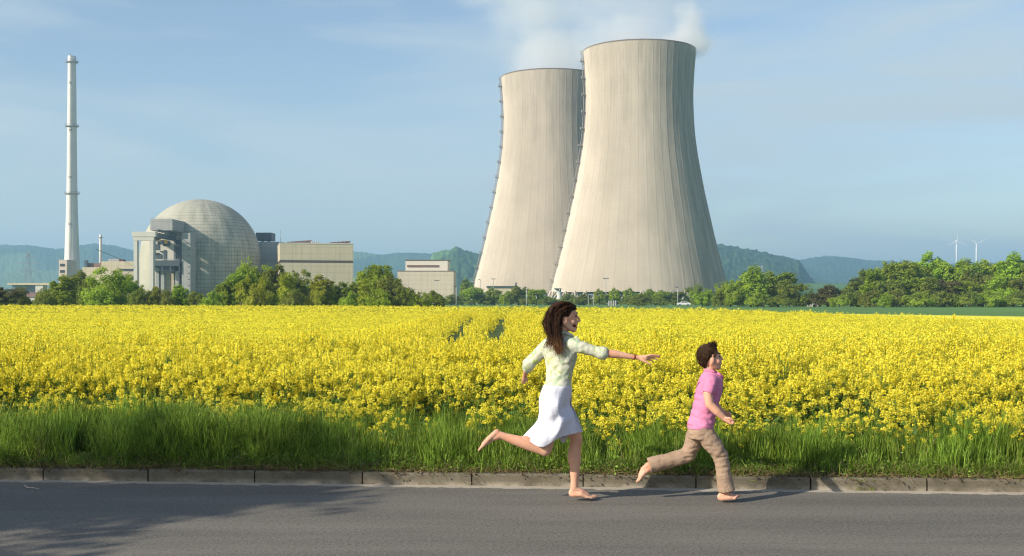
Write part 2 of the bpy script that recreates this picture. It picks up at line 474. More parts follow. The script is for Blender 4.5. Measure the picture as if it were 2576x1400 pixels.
def cooling_tower(cx, cy, sc, label):
    root = empty('cooling_tower', (cx, cy, 0)); root.scale = (sc, sc, sc)
    tag(root, label, 'cooling tower', 'cooling towers of the power station')
    NS = 48; SUB = 10; N = NS * SUB
    zs = np.concatenate([[6.5], np.linspace(9, 143.4, 70), [144.2]])
    V = []
    for z in zs:
        r = prof_r(z)
        for k in range(N):
            p = k % SUB
            rr = r + (.08 if p == 0 else 0) if 1 < z < 143 else r
            a = 2 * math.pi * k / N + math.pi / NS - math.pi / NS
            if p == 1: a -= 2 * math.pi / N * .55
            if p == SUB - 1: a += 2 * math.pi / N * .55
            V.append((rr * math.cos(a), rr * math.sin(a), z))
    m = len(zs)
    idx = np.arange(N * m).reshape(m, N)
    nx = np.roll(idx, -1, axis=1)
    F = np.stack([idx[:-1], nx[:-1], nx[1:], idx[1:]], -1).reshape(-1, 4)
    # inner skin
    V2 = []
    zi = [144.2, 130, 110, 80, 40, 6.5]
    for z in zi:
        r = prof_r(z) - .9
        for k in range(N):
            a = 2 * math.pi * k / N
            V2.append((r * math.cos(a), r * math.sin(a), z))
    b = len(V)
    idx2 = np.arange(N * len(zi)).reshape(len(zi), N) + b
    nx2 = np.roll(idx2, -1, axis=1)
    F2 = np.stack([idx2[:-1], nx2[:-1], nx2[1:], idx2[1:]], -1).reshape(-1, 4)
    F3 = np.stack([idx[-1], nx[-1], nx2[0], idx2[0]], -1)
    me = mesh_np('shell', V + V2, np.concatenate([F, F2, F3]), False)
    sh = link('shell', me, M_tower); sh.parent = root
    # raking columns carrying the shell
    mb = MB()
    for k in range(40):
        a0 = 2 * math.pi * k / 40
        for s in (-1, 1):
            a1 = a0 + s * math.pi / 40
            mb.bar((54 * math.cos(a0), 54 * math.sin(a0), 0), (50.6 * math.cos(a1), 50.6 * math.sin(a1), 7.2), .45)
    c = mb.build('columns', M_tower); c.parent = root
    mb = MB(); mb.lathe([(0, 56), (1.2, 56), (1.2, 54.6), (0, 54.6)], n=64, cap=False)
    c = mb.build('basin', M_tower); c.parent = root
    # stair ladder climbing the left flank with a platform every ten metres
    az = math.atan2(-cy, -cx) - R_(80)
    ca, sa = math.cos(az), math.sin(az); ta, tb = -sa, ca
    lad = MB(); zz = 8.0; prev = None
    def at(z, out, side=0): 
        r = prof_r(z) + out
        return (r * ca + ta * side, r * sa + tb * side, z)
    while zz < 143.5:
        z2 = min(zz + 2.0, 145)
        for side in (-.5, .5):
            lad.bar(at(zz, 1.5, side), at(z2, 1.5, side), .085)
            lad.bar(at(zz, .35, side), at(z2, .35, side), .085)
        lad.bar(at(zz, 1.5, -.5), at(zz, 1.5, .5), .1)
        lad.bar(at(zz, .1, -.5), at(z2, 1.5, .5), .1)
        lad.bar(at(zz, .2, .5), at(zz, 1.5, .5), .12)
        zz = z2
    c = lad.build('ladder', M_ladder); c.parent = root
    for k in range(14):
        z = 13 + k * 9.6
        mp = MB(); r = prof_r(z)
        for (o0, o1, s0, s1, h0, h1) in ((.1, 2.4, -1.2, 1.2, -.1, .1), (2.3, 2.42, -1.2, 1.2, .2, 1.1), (.1, 2.4, -1.22, -1.12, .9, 1.05), (.1, 2.4, 1.12, 1.22, .9, 1.05)):
            vs = []
            for hz in (h0, h1):
                for (o_, s_) in ((o0, s0), (o1, s0), (o1, s1), (o0, s1)):
                    vs.append(((r + o_) * ca + ta * s_, (r + o_) * sa + tb * s_, z + hz))
            mp.add(vs, [(0,3,2,1),(4,5,6,7),(0,1,5,4),(1,2,6,5),(2,3,7,6),(3,0,4,7)])
        mp.bar(((r + .1) * ca, (r + .1) * sa, z - 2.2), ((r + 2.2) * ca, (r + 2.2) * sa, z - .12), .08)
        p = mp.build('platform', M_ladder); p.parent = root
    return root
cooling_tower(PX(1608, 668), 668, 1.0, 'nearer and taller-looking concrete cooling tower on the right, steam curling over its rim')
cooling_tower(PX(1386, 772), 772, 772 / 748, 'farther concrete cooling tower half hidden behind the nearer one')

# ================================================================== STEAM
def steam(name, cx, cy, z0, top_r, loc_list, dens, label, seed, box):
    """closed box of vapour; density is built from soft blobs broken by noise"""
    x0, x1, y0, y1, zb, zt = box
    mb = MB().box(x0, x1, y0, y1, zb, zt)
    m = bpy.data.materials.new(name); m.use_nodes = True
    n, l = m.node_tree.nodes, m.node_tree.links; n.clear()
    out = n.new('ShaderNodeOutputMaterial'); vol = n.new('ShaderNodeVolumePrincipled')
    vol.inputs['Color'].default_value = (1, 1, 1, 1); vol.inputs['Anisotropy'].default_value = .0
    l.new(vol.outputs[0], out.inputs['Volume'])
    geo = n.new('ShaderNodeNewGeometry')
    nz = n.new('ShaderNodeTexNoise'); nz.inputs['Scale'].default_value = .028; nz.inputs['Detail'].default_value = 4; nz.inputs['Roughness'].default_value = .6
    off = n.new('ShaderNodeVectorMath'); off.operation = 'ADD'; off.inputs[1].default_value = (seed * 37.0, 0, 0)
    l.new(geo.outputs['Position'], off.inputs[0]); l.new(off.outputs[0], nz.inputs['Vector'])
    sub = n.new('ShaderNodeVectorMath'); sub.operation = 'SUBTRACT'; sub.inputs[1].default_value = (.5, .5, .5)
    l.new(nz.outputs['Color'], sub.inputs[0])
    scl = n.new('ShaderNodeVectorMath'); scl.operation = 'SCALE'; scl.inputs['Scale'].default_value = 34.0
    l.new(sub.outputs[0], scl.inputs[0])
    pos = n.new('ShaderNodeVectorMath'); pos.operation = 'ADD'
    l.new(geo.outputs['Position'], pos.inputs[0]); l.new(scl.outputs[0], pos.inputs[1])
    total = None
    for (bx, by, bz, rx, ry, rz, wgt, soft) in loc_list:
        s1 = n.new('ShaderNodeVectorMath'); s1.operation = 'SUBTRACT'; s1.inputs[1].default_value = (bx, by, bz)
        l.new(pos.outputs[0], s1.inputs[0])
        s2 = n.new('ShaderNodeVectorMath'); s2.operation = 'DIVIDE'; s2.inputs[1].default_value = (rx, ry, rz)
        l.new(s1.outputs[0], s2.inputs[0])
        ln = n.new('ShaderNodeVectorMath'); ln.operation = 'LENGTH'; l.new(s2.outputs[0], ln.inputs[0])
        mr = n.new('ShaderNodeMapRange'); mr.interpolation_type = 'SMOOTHSTEP'
        mr.inputs['From Min'].default_value = 1.0 - soft; mr.inputs['From Max'].default_value = 1.0
        mr.inputs['To Min'].default_value = wgt; mr.inputs['To Max'].default_value = 0
        l.new(ln.outputs['Value'], mr.inputs['Value'])
        if total is None: total = mr.outputs[0]
        else:
            a = n.new('ShaderNodeMath'); a.operation = 'MAXIMUM'; l.new(total, a.inputs[0]); l.new(mr.outputs[0], a.inputs[1]); total = a.outputs[0]
    n2 = n.new('ShaderNodeTexNoise'); n2.inputs['Scale'].default_value = .035; n2.inputs['Detail'].default_value = 5; n2.inputs['Roughness'].default_value = .62
    l.new(off.outputs[0], n2.inputs['Vector'])
    mr2 = n.new('ShaderNodeMapRange'); mr2.inputs['From Min'].default_value = .34; mr2.inputs['From Max'].default_value = .66
    mr2.inputs['To Min'].default_value = .25; mr2.inputs['To Max'].default_value = 1.0
    l.new(n2.outputs['Fac'], mr2.inputs['Value'])
    mu = n.new('ShaderNodeMath'); mu.operation = 'MULTIPLY'; l.new(total, mu.inputs[0]); l.new(mr2.outputs[0], mu.inputs[1])
    m2 = n.new('ShaderNodeMath'); m2.operation = 'MULTIPLY'; l.new(mu.outputs[0], m2.inputs[0]); m2.inputs[1].default_value = dens
    l.new(m2.outputs[0], vol.inputs['Density'])
    o = mb.build('steam', m)
    tag(o, label, 'steam', kind='stuff')
    return o
TX, TY = PX(1608, 668), 668.0
steam('steam', TX, TY, 144, 32, [(TX - 4, TY, 150, 42, 34, 26, .8, .6), (TX - 8, TY, 178, 52, 44, 40, .5, .8), (TX + 27, TY - 12, 155, 12, 12, 18, 3.5, .55), (TX + 24, TY - 16, 148.5, 14, 9, 9, 3.0, .6), (TX - 30, TY, 204, 46, 40, 26, .5, .8), (TX - 55, TY, 190, 50, 40, 36, .3, .9)], .052,
      'pale steam drifting off the rim of the nearer cooling tower', 1, (TX - 125, TX + 62, TY - 60, TY + 60, 138, 226))
T2X, T2Y = PX(1386, 772), 772.0
steam('steam', T2X, T2Y, 148, 33, [(T2X - 2, T2Y, 160, 36, 33, 34, .9, .55), (T2X - 12, T2Y, 190, 42, 40, 30, .7, .8), (T2X - 28, T2Y, 212, 46, 40, 22, .7, .7)], .047,
      'thin steam rising from the farther cooling tower', 2, (T2X - 105, T2X + 30, T2Y - 50, T2Y + 50, 150, 236))

# ================================================================== CHIMNEY
M_white = plain('white_concrete', (.62, .61, .57), .7, .08, .12)
M_steel = plain('grey_steel', (.28, .29, .29), .5, .1)
def chimney():
    D = 709; cx = PX(181, D)
    root = empty('chimney_stack', (cx, D, 0)); tag(root, 'tall white tapering chimney with three ring galleries at far left', 'chimney')
    k = D / 2945.2 / 2
    pf = [(0, 46 * k), (PZ(690, D), 38.5 * k), (PZ(640, D), 35.5 * k), (PZ(600, D), 32.5 * k), (PZ(540, D), 28.5 * k), (PZ(488, D), 26.3 * k), (PZ(400, D), 24 * k), (PZ(320, D), 22.5 * k), (PZ(230, D), 21 * k), (PZ(158, D), 20 * k), (PZ(142, D), 19.6 * k)]
    MB().lathe(pf, (cx, D), 40).build('shaft', M_white, root, True)
    for y in (157, 318.5, 488):
        z = PZ(y, D); r = np.interp(z, [p[0] for p in pf], [p[1] for p in pf])
        m = MB().lathe([(z - .35, r + .05), (z - .2, r + 1.25), (z + .05, r + 1.25), (z + .05, r + .05)], (cx, D), 32, False)
        for q in range(16):
            a = 2 * math.pi * q / 16
            m.bar((cx + (r + 1.2) * math.cos(a), D + (r + 1.2) * math.sin(a), z), (cx + (r + 1.2) * math.cos(a), D + (r + 1.2) * math.sin(a), z + 1.1), .07)
        m.lathe([(z + 1.0, r + 1.14), (z + 1.0, r + 1.26), (z + 1.12, r + 1.26), (z + 1.12, r + 1.14)], (cx, D), 32, False)
        m.build('gallery', M_steel, root)
    m = MB(); zz = 4.0
    az = math.atan2(-D, -cx) - R_(18)
    while zz < pf[-1][0] + 1:
        r = np.interp(zz, [p[0] for p in pf], [p[1] for p in pf]) + .35
        p = (cx + r * math.cos(az), D + r * math.sin(az), zz)
        m.box(p[0] - .35, p[0] + .35, p[1] - .3, p[1] + .3, zz, zz + .22); m.box(p[0] - .07, p[0] + .07, p[1] - .1, p[1] + .1, zz - .1, zz + 1.6)
        if int(zz * 2) % 19 == 0: m.box(p[0] - .7, p[0] + .7, p[1] - .8, p[1] + .3, zz, zz + .9)
        zz += 1.5
    m.build('ladder', M_steel, root)
    MB().bar((cx - 1.2, D, pf[-1][0]), (cx - 1.2, D, pf[-1][0] + 2.2), .12).build('lightning_rod', M_steel, root)
chimney()

# ================================================================== REACTOR DOME AND ITS STRUCTURES
def dome_mat():
    t = NT('dome_concrete')
    v = t.coord('Object'); s = t.sep(v)
    ang = t.math('ARCTAN2', s[1], s[0])
    fr = t.math('FRACT', t.math('MULTIPLY', t.math('ADD', ang, 4.0), 110 / (2 * math.pi)))
    ln = t.math('MULTIPLY', t.ramp(fr, [(0.0, 1.0), (.22, 0.0)]), t.ramp(t.math('MULTIPLY', t.math('ADD', s[2], 20.0), 1 / 45), [(.45, 1.0), (.95, .1)]))
    rr = t.math('SQRT', t.math('ADD', t.math('MULTIPLY', s[0], s[0]), t.math('MULTIPLY', s[1], s[1])))
    lat = t.math('ARCTAN2', t.math('MAXIMUM', s[2], 0.0), rr)
    arc = t.math('ADD', t.math('MULTIPLY', lat, 29.5), t.math('MINIMUM', s[2], 0.0))
    fr2 = t.math('FRACT', t.math('MULTIPLY', t.math('ADD', arc, 60.0), 1 / 1.95))
    ln2 = t.ramp(fr2, [(0.0, 1.0), (.2, 0.0)])
    ln1 = t.math('MULTIPLY', ln, t.ramp(s[2], [(0.0, .62), (1.0, .62)]))
    cb = t.n.new('ShaderNodeCombineXYZ'); t.l.new(t.math('MULTIPLY', ang, 20.0), cb.inputs[0]); t.l.new(t.math('MULTIPLY', arc, .25), cb.inputs[2])
    st = t.noise(cb.outputs[0], .35, 6, .7)
    bl = t.noise(v, .06, 5, .6)
    c = t.ramp(bl, [(.3, (.37, .362, .29)), (.7, (.47, .45, .35))])
    shade_side = t.ramp(t.math('COSINE', t.math('ADD', ang, .75)), [(.2, 0.0), (.9, 1.0)])
    c = t.mix(t.math('MULTIPLY', t.ramp(st, [(.4, 0.0), (.7, .75)]), t.math('MULTIPLY_ADD', shade_side, .75, .12)), c, (.11, .12, .085))
    vis = t.ramp(shade_side, [(0.0, .06), (.5, .95)])  # joints painted faint on the sunlit side, strong on the shaded side
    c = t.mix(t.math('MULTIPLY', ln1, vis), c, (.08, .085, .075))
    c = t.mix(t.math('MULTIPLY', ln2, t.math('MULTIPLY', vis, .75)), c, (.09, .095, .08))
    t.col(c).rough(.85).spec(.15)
    return t.m
DD = 589.0; DXc = PX(505, DD); DR = 29.5; DZ0 = 23.2
def c2(u, v): return (300 + u / 4.376) / 1.01863, (480 + v / 4.376) / 1.01863
def bx(mb, u0, u1, v0, v1, d, dep):
    x0, y0 = c2(u0, v0); x1, y1 = c2(u1, v1)
    mb.box(PX(x0, d), PX(x1, d), d, d + dep, PZ(y1, d) if v1 < 1400 else 0.0, PZ(y0, d)); return mb
M_conc = plain('grey_concrete', (.33, .33, .31), .85, .1, .15, panel=(3.0, 3.2))
M_beige = plain('beige_render', (.52, .45, .31), .85, .06, .1, panel=(4.0, 3.0))
M_beige2 = plain('ochre_render', (.50, .40, .22), .85, .06, .1)
M_dark = plain('dark_steel', (.06, .075, .085), .5, .15, .3)
M_glass = plain('dark_window', (.03, .035, .04), .15, .1, .3, .6)
M_brown = plain('brown_cladding', (.19, .11, .085), .7, .1, .2)
M_yel = plain('yellow_paint', (.65, .38, .04), .5, .1)
M_pale = plain('pale_concrete', (.52, .50, .44), .85, .05, .15)
def reactor():
    root = empty('reactor_building', (DXc, DD, 0)); tag(root, 'domed concrete reactor building rising behind the trees', 'reactor building')
    prof = [(-DZ0, DR), (-12, DR), (0, DR)] + [(DR * math.sin(a), max(.05, DR * math.cos(a))) for a in np.linspace(.06, math.pi / 2 - .004, 28)]
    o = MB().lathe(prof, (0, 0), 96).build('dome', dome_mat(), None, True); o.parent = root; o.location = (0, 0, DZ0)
    bx(MB(), 372, 620, 357, 485, 543, 25).build('roof_house', M_conc, root)
    bx(MB(), 640, 720, 590, 1500, 556, 14).build('shaft_wall', plain('shaded_grey_panels', (.12, .14, .155), .7, .15, .3, panel=(2.0, 2.4)), root)  # shade behind the gantry is put into this dark wall colour
    for u in (655, 676, 700): bx(MB(), u, u + 7, 600, 1500, 555.2, .7).build('pipe', M_dark, root)  # dark uprights added to stand in for the shaded rear gantry leg
    for v in (650, 705, 760, 905, 950, 1010): bx(MB(), 640, 722, v, v + 7, 554.9, .9).build('walkway', M_dark, root)
    m = MB()
    for u in range(400, 705, 22): bx(m, u, u + 3, 806, 826, 545.9, .12)
    bx(m, 400, 703, 806, 809, 545.85, .12); bx(m, 400, 703, 815, 818, 545.85, .1); m.build('railing', M_steel, root)
    m = MB()
    for u in range(372, 622, 25): bx(m, u, u + 3, 344, 357, 543.1, .12)
    bx(m, 372, 622, 344, 347, 543.05, .12); m.build('railing', M_steel, root)
    for (u0, u1, v0, v1) in ((415, 470, 640, 700), (430, 500, 750, 800), (520, 548, 705, 822)): bx(MB(), u0, u1, v0, v1, 555.6, .5).build('door', M_dark, root)
    m = bx(MB(), 405, 636, 600, 822, 556, 16)
    m.build('airlock_block', M_pale, root)
    bx(MB(), 400, 700, 826, 884, 546, 18).build('loading_deck', M_dark, root)
    m = MB()
    for u in (405, 500, 590, 690): bx(m, u, u + 12, 884, 960, 546, .6)
    bx(m, 405, 640, 884, 940, 548, 8)
    m.build('deck_bracing', M_dark, root)
    bx(MB(), 560, 640, 960, 1500, 560, 12).build('base_wall', M_beige, root)
    m = MB()
    for u in (430, 490, 650): bx(m, u, u + 38, 940, 1500, 550, 3)
    m.build('deck_columns', M_conc, root)
    for (u, v) in ((440, 735), (480, 715), (415, 735)): bx(MB(), u, u + 22, v, v + 12, 555, 1.1).build('wall_lamp', M_dark, root)
    bx(MB(), 726, 822, 515, 1500, 547, 9).build('buttress_wall', M_conc, root)
    for v in (690, 760, 830, 890, 960, 1030, 1100): bx(MB(), 795, 808, v, v + 8, 546.8, .5).build('vent_opening', M_glass, root)
reactor()
def gantry():
    d0 = 522; dep = 36
    x0, _ = c2(165, 0); cx = PX(x0, d0)
    root = empty('portal_gantry', (cx, d0, 0)); tag(root, 'grey portal crane frame standing in front of the reactor dome', 'gantry')
    for dd in (0, dep - 3):
        m = MB(); bx(m, 165, 430, 500, 556, d0 + dd, 3); bx(m, 180, 410, 560, 600, d0 + dd + .2, 2.6); m.build('cross_beam', M_pale, root)
    for u in (185, 366):
        for dd in (.3, dep - 2.7): bx(MB(), u, u + 39, 596, 1500, d0 + dd, 2.4).build('leg', M_pale, root)
    xa, ya = c2(366, 500); xb, yb = c2(425, 575)
    for (u0, u1) in ((190, 240), (375, 425)):
        m = MB(); xa, ya = c2(u0, 505); xb, yb = c2(u1, 560)
        m.box(PX(xa, d0), PX(xb, d0), d0 + 3.01, d0 + dep - 3.01, PZ(yb, d0), PZ(ya, d0)); m.build('rail_beam', M_dark, root)  # dark material paints in the shaded flank of the pale frame
    # crane trolley with lattice top
    m = MB(); xa, ya = c2(375, 480); xb, yb = c2(425, 500)
    X1 = PX(xb, d0)
    z0, z1 = PZ(c2(0, 500)[1], d0), PZ(c2(0, 470)[1], d0)
    for k in range(9):
        ya_ = d0 + 4 + k * 3.4
        m.bar((X1, ya_, z0), (X1, ya_ + 1.7, z1), .18); m.bar((X1, ya_ + 1.7, z1), (X1, ya_ + 3.4, z0), .18)
    m.bar((X1, d0 + 4, z1), (X1, d0 + 31, z1), .2); m.build('lattice_rail', M_dark, root)
    m = MB(); m.box(X1 - 2, X1 + .6, d0 + 12, d0 + 17, z0 - 4.6, z0 - 3.0); m.build('crane_trolley', M_yel, root)
    m = MB(); m.box(X1 - 1.6, X1 + .5, d0 + 9, d0 + 12, z0 - 5.2, z0 - 3.4); m.build('hoist', M_dark, root); m = MB(); m.box(X1 - 1.6, X1 + .5, d0 + 17.1, d0 + 22, z0 - 5.6, z0 - 3.2); m.build('hoist', M_dark, root)
gantry()
def annex():
    d = 575
    x0 = PX(652, d); x1 = PX(706, d)
    root = empty('annex_building', (x0, d, 0)); tag(root, 'grey annex block joined to the right side of the dome', 'building')
    d0 = 603
    # the wall facing the camera lies in the shade of the dome
    MB().box(PX(640, d0), PX(712, d0), d0, d0 + 30, 0, PZ(609, d0)).build('wall', M_conc, root)
    m = MB(); z = PZ(597, d0); r = 1
    m.box(PX(637, d0), PX(677, d0), d0 + 6, d0 + 16, PZ(604, d0), PZ(584, d0)); 
    for x in (652, 668): m.bar((PX(x, d0), d0 + 8, PZ(609, d0)), (PX(x, d0), d0 + 8, PZ(603, d0)), .6)
    m.build('roof_vent', M_dark, root)
    m = MB(); m.bar((PX(703, d0), d0 + 3, PZ(609, d0)), (PX(703, d0), d0 + 3, PZ(578, d0)), .09); m.build('mast', M_steel, root)
annex()
def beige_hall():
    d = 552; x0, x1 = PX(705.5, d), PX(889, d); zt = PZ(613.5, d)
    root = empty('turbine_hall', (x0 + 1.9, d - 1, 0)); tag(root, 'large beige box building with a dark stripe right of the dome', 'building')
    zs1, zs0 = PZ(655, d), PZ(661.5, d)
    MB().box(x0, x1, d, d + 45, 0, zs0).build('wall', M_beige, root)
    MB().box(x0, x1, d, d + 45, zs1, zt).build('upper_wall', M_beige, root)
    MB().box(x0 + .15, x1 - .15, d + .15, d + 44.8, zs0, zs1).build('window_band', plain('band', (.09, .065, .055), .6), root)
    MB().box(x0 - .15, x1 + .15, d - .15, d + 45.15, zt, zt + .5).build('parapet', M_pale, root)
    for k in range(11):
        x = x0 + 4 + k * 1.9 + (9 if k > 5 else 0)
        rv = MB().box(x, x + 1.5, d + 8, d + 14, zt + .45, zt + 1.0 + (k % 6) * .16); rv.box(x - .3, x + 1.9, d + 8.5, d + 13, zt + 1.0 + (k % 6) * .16, zt + 1.35 + (k % 6) * .16)
        rv.build('roof_vent', M_brown, root)
    for k in range(4):
        MB().lathe([(zt, .3), (zt + 1.2, .3), (zt + 1.2, .45), (zt + 1.5, .45)], (x0 + 15.2 + k * .95, d + 5), 8).build('roof_pipe', M_pale, root)
    MB().bar((PX(865, d), d + 10, zt), (PX(865, d), d + 10, zt + 2.5), .12).build('mast', M_pale, root)
beige_hall()
HALL = [o for o in COL.objects if o.name.startswith('turbine_hall')][0]; HALL.rotation_euler = (0, 0, R_(13.0))
def small_hall():
    d = 640
    root = empty('service_building', (PX(1075, d), d, 0)); tag(root, 'cream two-step block with a slotted upper storey beside the left cooling tower', 'building')
    M = plain('cream_render', (.58, .51, .38), .85, .05, .1, panel=(3.5, 2.6))
    MB().box(PX(1000, d), PX(1141, d), d, d + 30, 0, PZ(682.5, d)).build('wall', M, root)
    MB().box(PX(1020, d + 3), PX(1126, d + 3), d + 3, d + 26, PZ(682.4, d + 3), PZ(655.5, d + 3)).build('upper_wall', plain('cream_light', (.66, .61, .5), .85, .05, .1), root)
    MB().box(PX(1023, d), PX(1103, d), d + 2.7, d + 3.1, PZ(672, d), PZ(667, d)).build('window_band', M_brown, root)
    MB().box(PX(1018, d + 3), PX(1128, d + 3), d + 2.6, d + 26.3, PZ(655.6, d + 3), PZ(654, d + 3)).build('roof_edge', M_brown, root)
    MB().box(PX(998, d), PX(1142, d), d - .3, d + 30.3, PZ(682.6, d), PZ(681.6, d)).build('parapet', M_brown, root)
small_hall()
def left_blocks():
    M = plain('pinkish_render', (.58, .48, .39), .85, .05, .1, panel=(3.0, 3.2))
    d = 690
    root = empty('office_building', (PX(157, d), d, 0)); tag(root, 'narrow pale office block with stacked windows left of the white chimney', 'building')
    MB().box(PX(148, d), PX(168, d), d, d + 14, 0, PZ(654, d)).build('wall', M, root)
    for y in (664, 680, 697):
        o = MB().box(PX(151, d), PX(163, d), d - .12, d + .3, PZ(y + 7, d), PZ(y, d)).build('window', M_glass, root)
    d = 640
    root = empty('workshop_building', (PX(280, d), d, 0)); tag(root, 'low beige building with brown roof storey between chimney and dome', 'building')
    MB().box(PX(196, d), PX(338, d), d + 6, d + 26, 0, PZ(672, d)).build('wall', M_beige, root)
    MB().box(PX(255, d), PX(338, d), d, d + 5.8, 0, PZ(658, d)).build('front_wall', M_beige, root)
    MB().box(PX(199, d), PX(258, d), d + 10, d + 24, PZ(672, d), PZ(661, d)).build('roof_storey', M_brown, root)
    MB().box(PX(199, d), PX(206, d), d + 8, d + 9.9, PZ(680, d), PZ(654, d)).build('dark_shaft', M_dark, root)
    MB().box(PX(262, d), PX(290, d), d + 6.1, d + 16, PZ(661, d), PZ(651, d)).build('roof_house', M_conc, root)
    MB().box(PX(291, d), PX(301, d), d + 6.1, d + 10, PZ(660, d), PZ(652, d)).build('roof_tank', plain('wine_red', (.12, .02, .03)), root)
    for y in (677, 697, 716):
        MB().box(PX(300, d), PX(340, d), d - .1, d + .3, PZ(y + 6, d), PZ(y, d)).build('window_band', M_glass, root)
    for x in (238, 245): MB().box(PX(x, d), PX(x + 3, d), d + 5.7, d + 6.3, PZ(690, d), PZ(683, d)).build('window', M_glass, root)
    m = MB(); m.bar((PX(300, d), d + 8, PZ(655, d)), (PX(340, d), d - 60, PZ(640, d)), .14)
    m.build('pipe_bridge', M_dark, root)
    d = 655
    root = empty('vent_stack', (PX(253, d), d, 0)); tag(root, 'thin pale vent stack with a cross platform behind the workshop roof', 'chimney')
    MB().lathe([(0, .85), (PZ(597, d), .75), (PZ(590.5, d), .6)], (PX(253, d), d), 16).build('pipe', M_white, root, True)
    MB().lathe([(PZ(599, d), .8), (PZ(599, d), 1.4), (PZ(597.8, d), 1.4), (PZ(597.8, d), .8)], (PX(253, d), d), 16, False).build('gallery', M_steel, root)
    m = MB(); m.box(PX(248, d), PX(258.5, d), d - .2, d + .2, PZ(598.6, d), PZ(597.6, d)); m.build('cross_arm', M_steel, root)
    # beige block and white cask hall seen between the gantry legs
    d = 582
    root = empty('auxiliary_building', (PX(368, d), d, 0)); tag(root, 'ochre block with white drum and brown band seen through the gantry legs', 'building')
    d = 600
    xa, ya = c2(252, 862); xb, yb = c2(370, 1500)
    MB().box(PX(xa, d), PX(xb, d), d, d + 10, 0, PZ(ya, d)).build('wall', M_beige2, root)
    xa, ya = c2(262, 600); xb, yb = c2(372, 765)
    MB().lathe([(PZ(yb, d), (PX(xb, d) - PX(xa, d)) * .5 + .8), (PZ(ya, d), (PX(xb, d) - PX(xa, d)) * .5 - 1), (PZ(ya - 14, d), .5)], ((PX(xa, d) + PX(xb, d)) / 2 + 1, d + 6), 24).build('drum', M_white, root, True)
    xa, ya = c2(252, 766); xb, yb = c2(370, 815)
    MB().box(PX(xa, d), PX(xb, d), d - .5, d + 10.5, PZ(yb, d), PZ(ya, d)).build('brown_band', M_brown, root)
    xa, ya = c2(245, 816); xb, yb = c2(370, 850)
    MB().box(PX(xa, d), PX(xb, d), d - 1.2, d + 11, PZ(yb, d), PZ(ya, d)).build('balcony', M_conc, root)
    xa, ya = c2(262, 824); xb, yb = c2(350, 840)
    MB().box(PX(xa, d), PX(xb, d), d - 1.3, d - 1.15, PZ(yb, d), PZ(ya, d)).build('window', M_glass, root)
    d = 620
    root = empty('entrance_canopy', (PX(80, d), d, 0)); tag(root, 'long pale flat canopy on a pier at the far left edge', 'canopy')
    MB().box(PX(18, d), PX(136, d), d, d + 8, PZ(717.5, d), PZ(712.5, d)).build('roof', M_beige, root)
    MB().box(PX(88, d), PX(107, d), d + .5, d + 6, 0, PZ(717.6, d)).build('pier', M_pale, root)
    MB().box(PX(20, d), PX(87, d), d + 5, d + 6, 0, PZ(717.6, d)).build('glazing', plain('sky_glass', (.10, .17, .24), .2, .05, 1, .6), root)
    d = 560
    root = empty('shed', (PX(76, d), d, 0)); tag(root, 'small brick-red shed among the trees at far left', 'shed')
    MB().box(PX(64, d), PX(90, d), d, d + 7, 0, PZ(748, d)).build('wall', M_pale, root)
    m = MB(); xa, xb, z0, z1 = PX(62, d), PX(92, d), PZ(748, d), PZ(736, d)
    m.add([(xa, d - .5, z0), (xb, d - .5, z0), (xb, d + 7.5, z0), (xa, d + 7.5, z0), (xa, d + 3.5, z1), (xb, d + 3.5, z1)], [(0, 1, 5, 4), (2, 3, 4, 5), (0, 4, 3), (1, 2, 5), (0, 3, 2, 1)])
    m.build('roof', M_brown, root)
left_blocks()
def tower_foot_buildings():
    d = 560
    root = empty('pump_house', (PX(1265, d), d, 0)); tag(root, 'low flat-roofed pump house with dark roof edge in front of the left cooling tower', 'building')
    MB().box(PX(1226, d), PX(1300, d), d, d + 10, 0, PZ(724, d)).build('wall', M_beige, root)
    MB().box(PX(1224, d), PX(1302, d), d - .5, d + 10.5, PZ(724, d), PZ(720, d)).build('roof', M_dark, root)
    m = MB()
    xa, xb = PX(1299, d), PX(1307, d)
    z1 = PZ(712, d); zb = PZ(720, d)
    root2 = root
    m.bar((xa - .4, d + 2, zb), (xa - .4, d + 2, z1), .18); m.bar((xb - 1.4, d + 2, zb), (xb - 1.4, d + 2, z1), .18); m.bar((xa - .5, d + 2, z1), (xb - 1.3, d + 2, z1), .18)
    m.build('roof_frame', M_dark, root)
    d = 540
    root = empty('pipe_housing', (PX(1403, d), d, 0)); tag(root, 'white rounded pipe elbow with dark cover at the foot of the nearer tower', 'pipe')
    m = MB(); m.tube([(PX(1395, d), d, PZ(731, d)), (PX(1402, d), d, PZ(732, d)), (PX(1406, d), d, PZ(738, d)), (PX(1407, d), d, PZ(750, d)), (PX(1407, d), d, 0)], 1.1, 12); m.build('elbow', M_white, root, True)
    m = MB().box(PX(1394, d), PX(1412, d), d - 2, d + 2, PZ(728, d), PZ(726, d)); m.bar((PX(1410, d), d, 0), (PX(1410, d), d, PZ(727, d)), .25); m.build('cover', M_dark, root)
tower_foot_buildings()
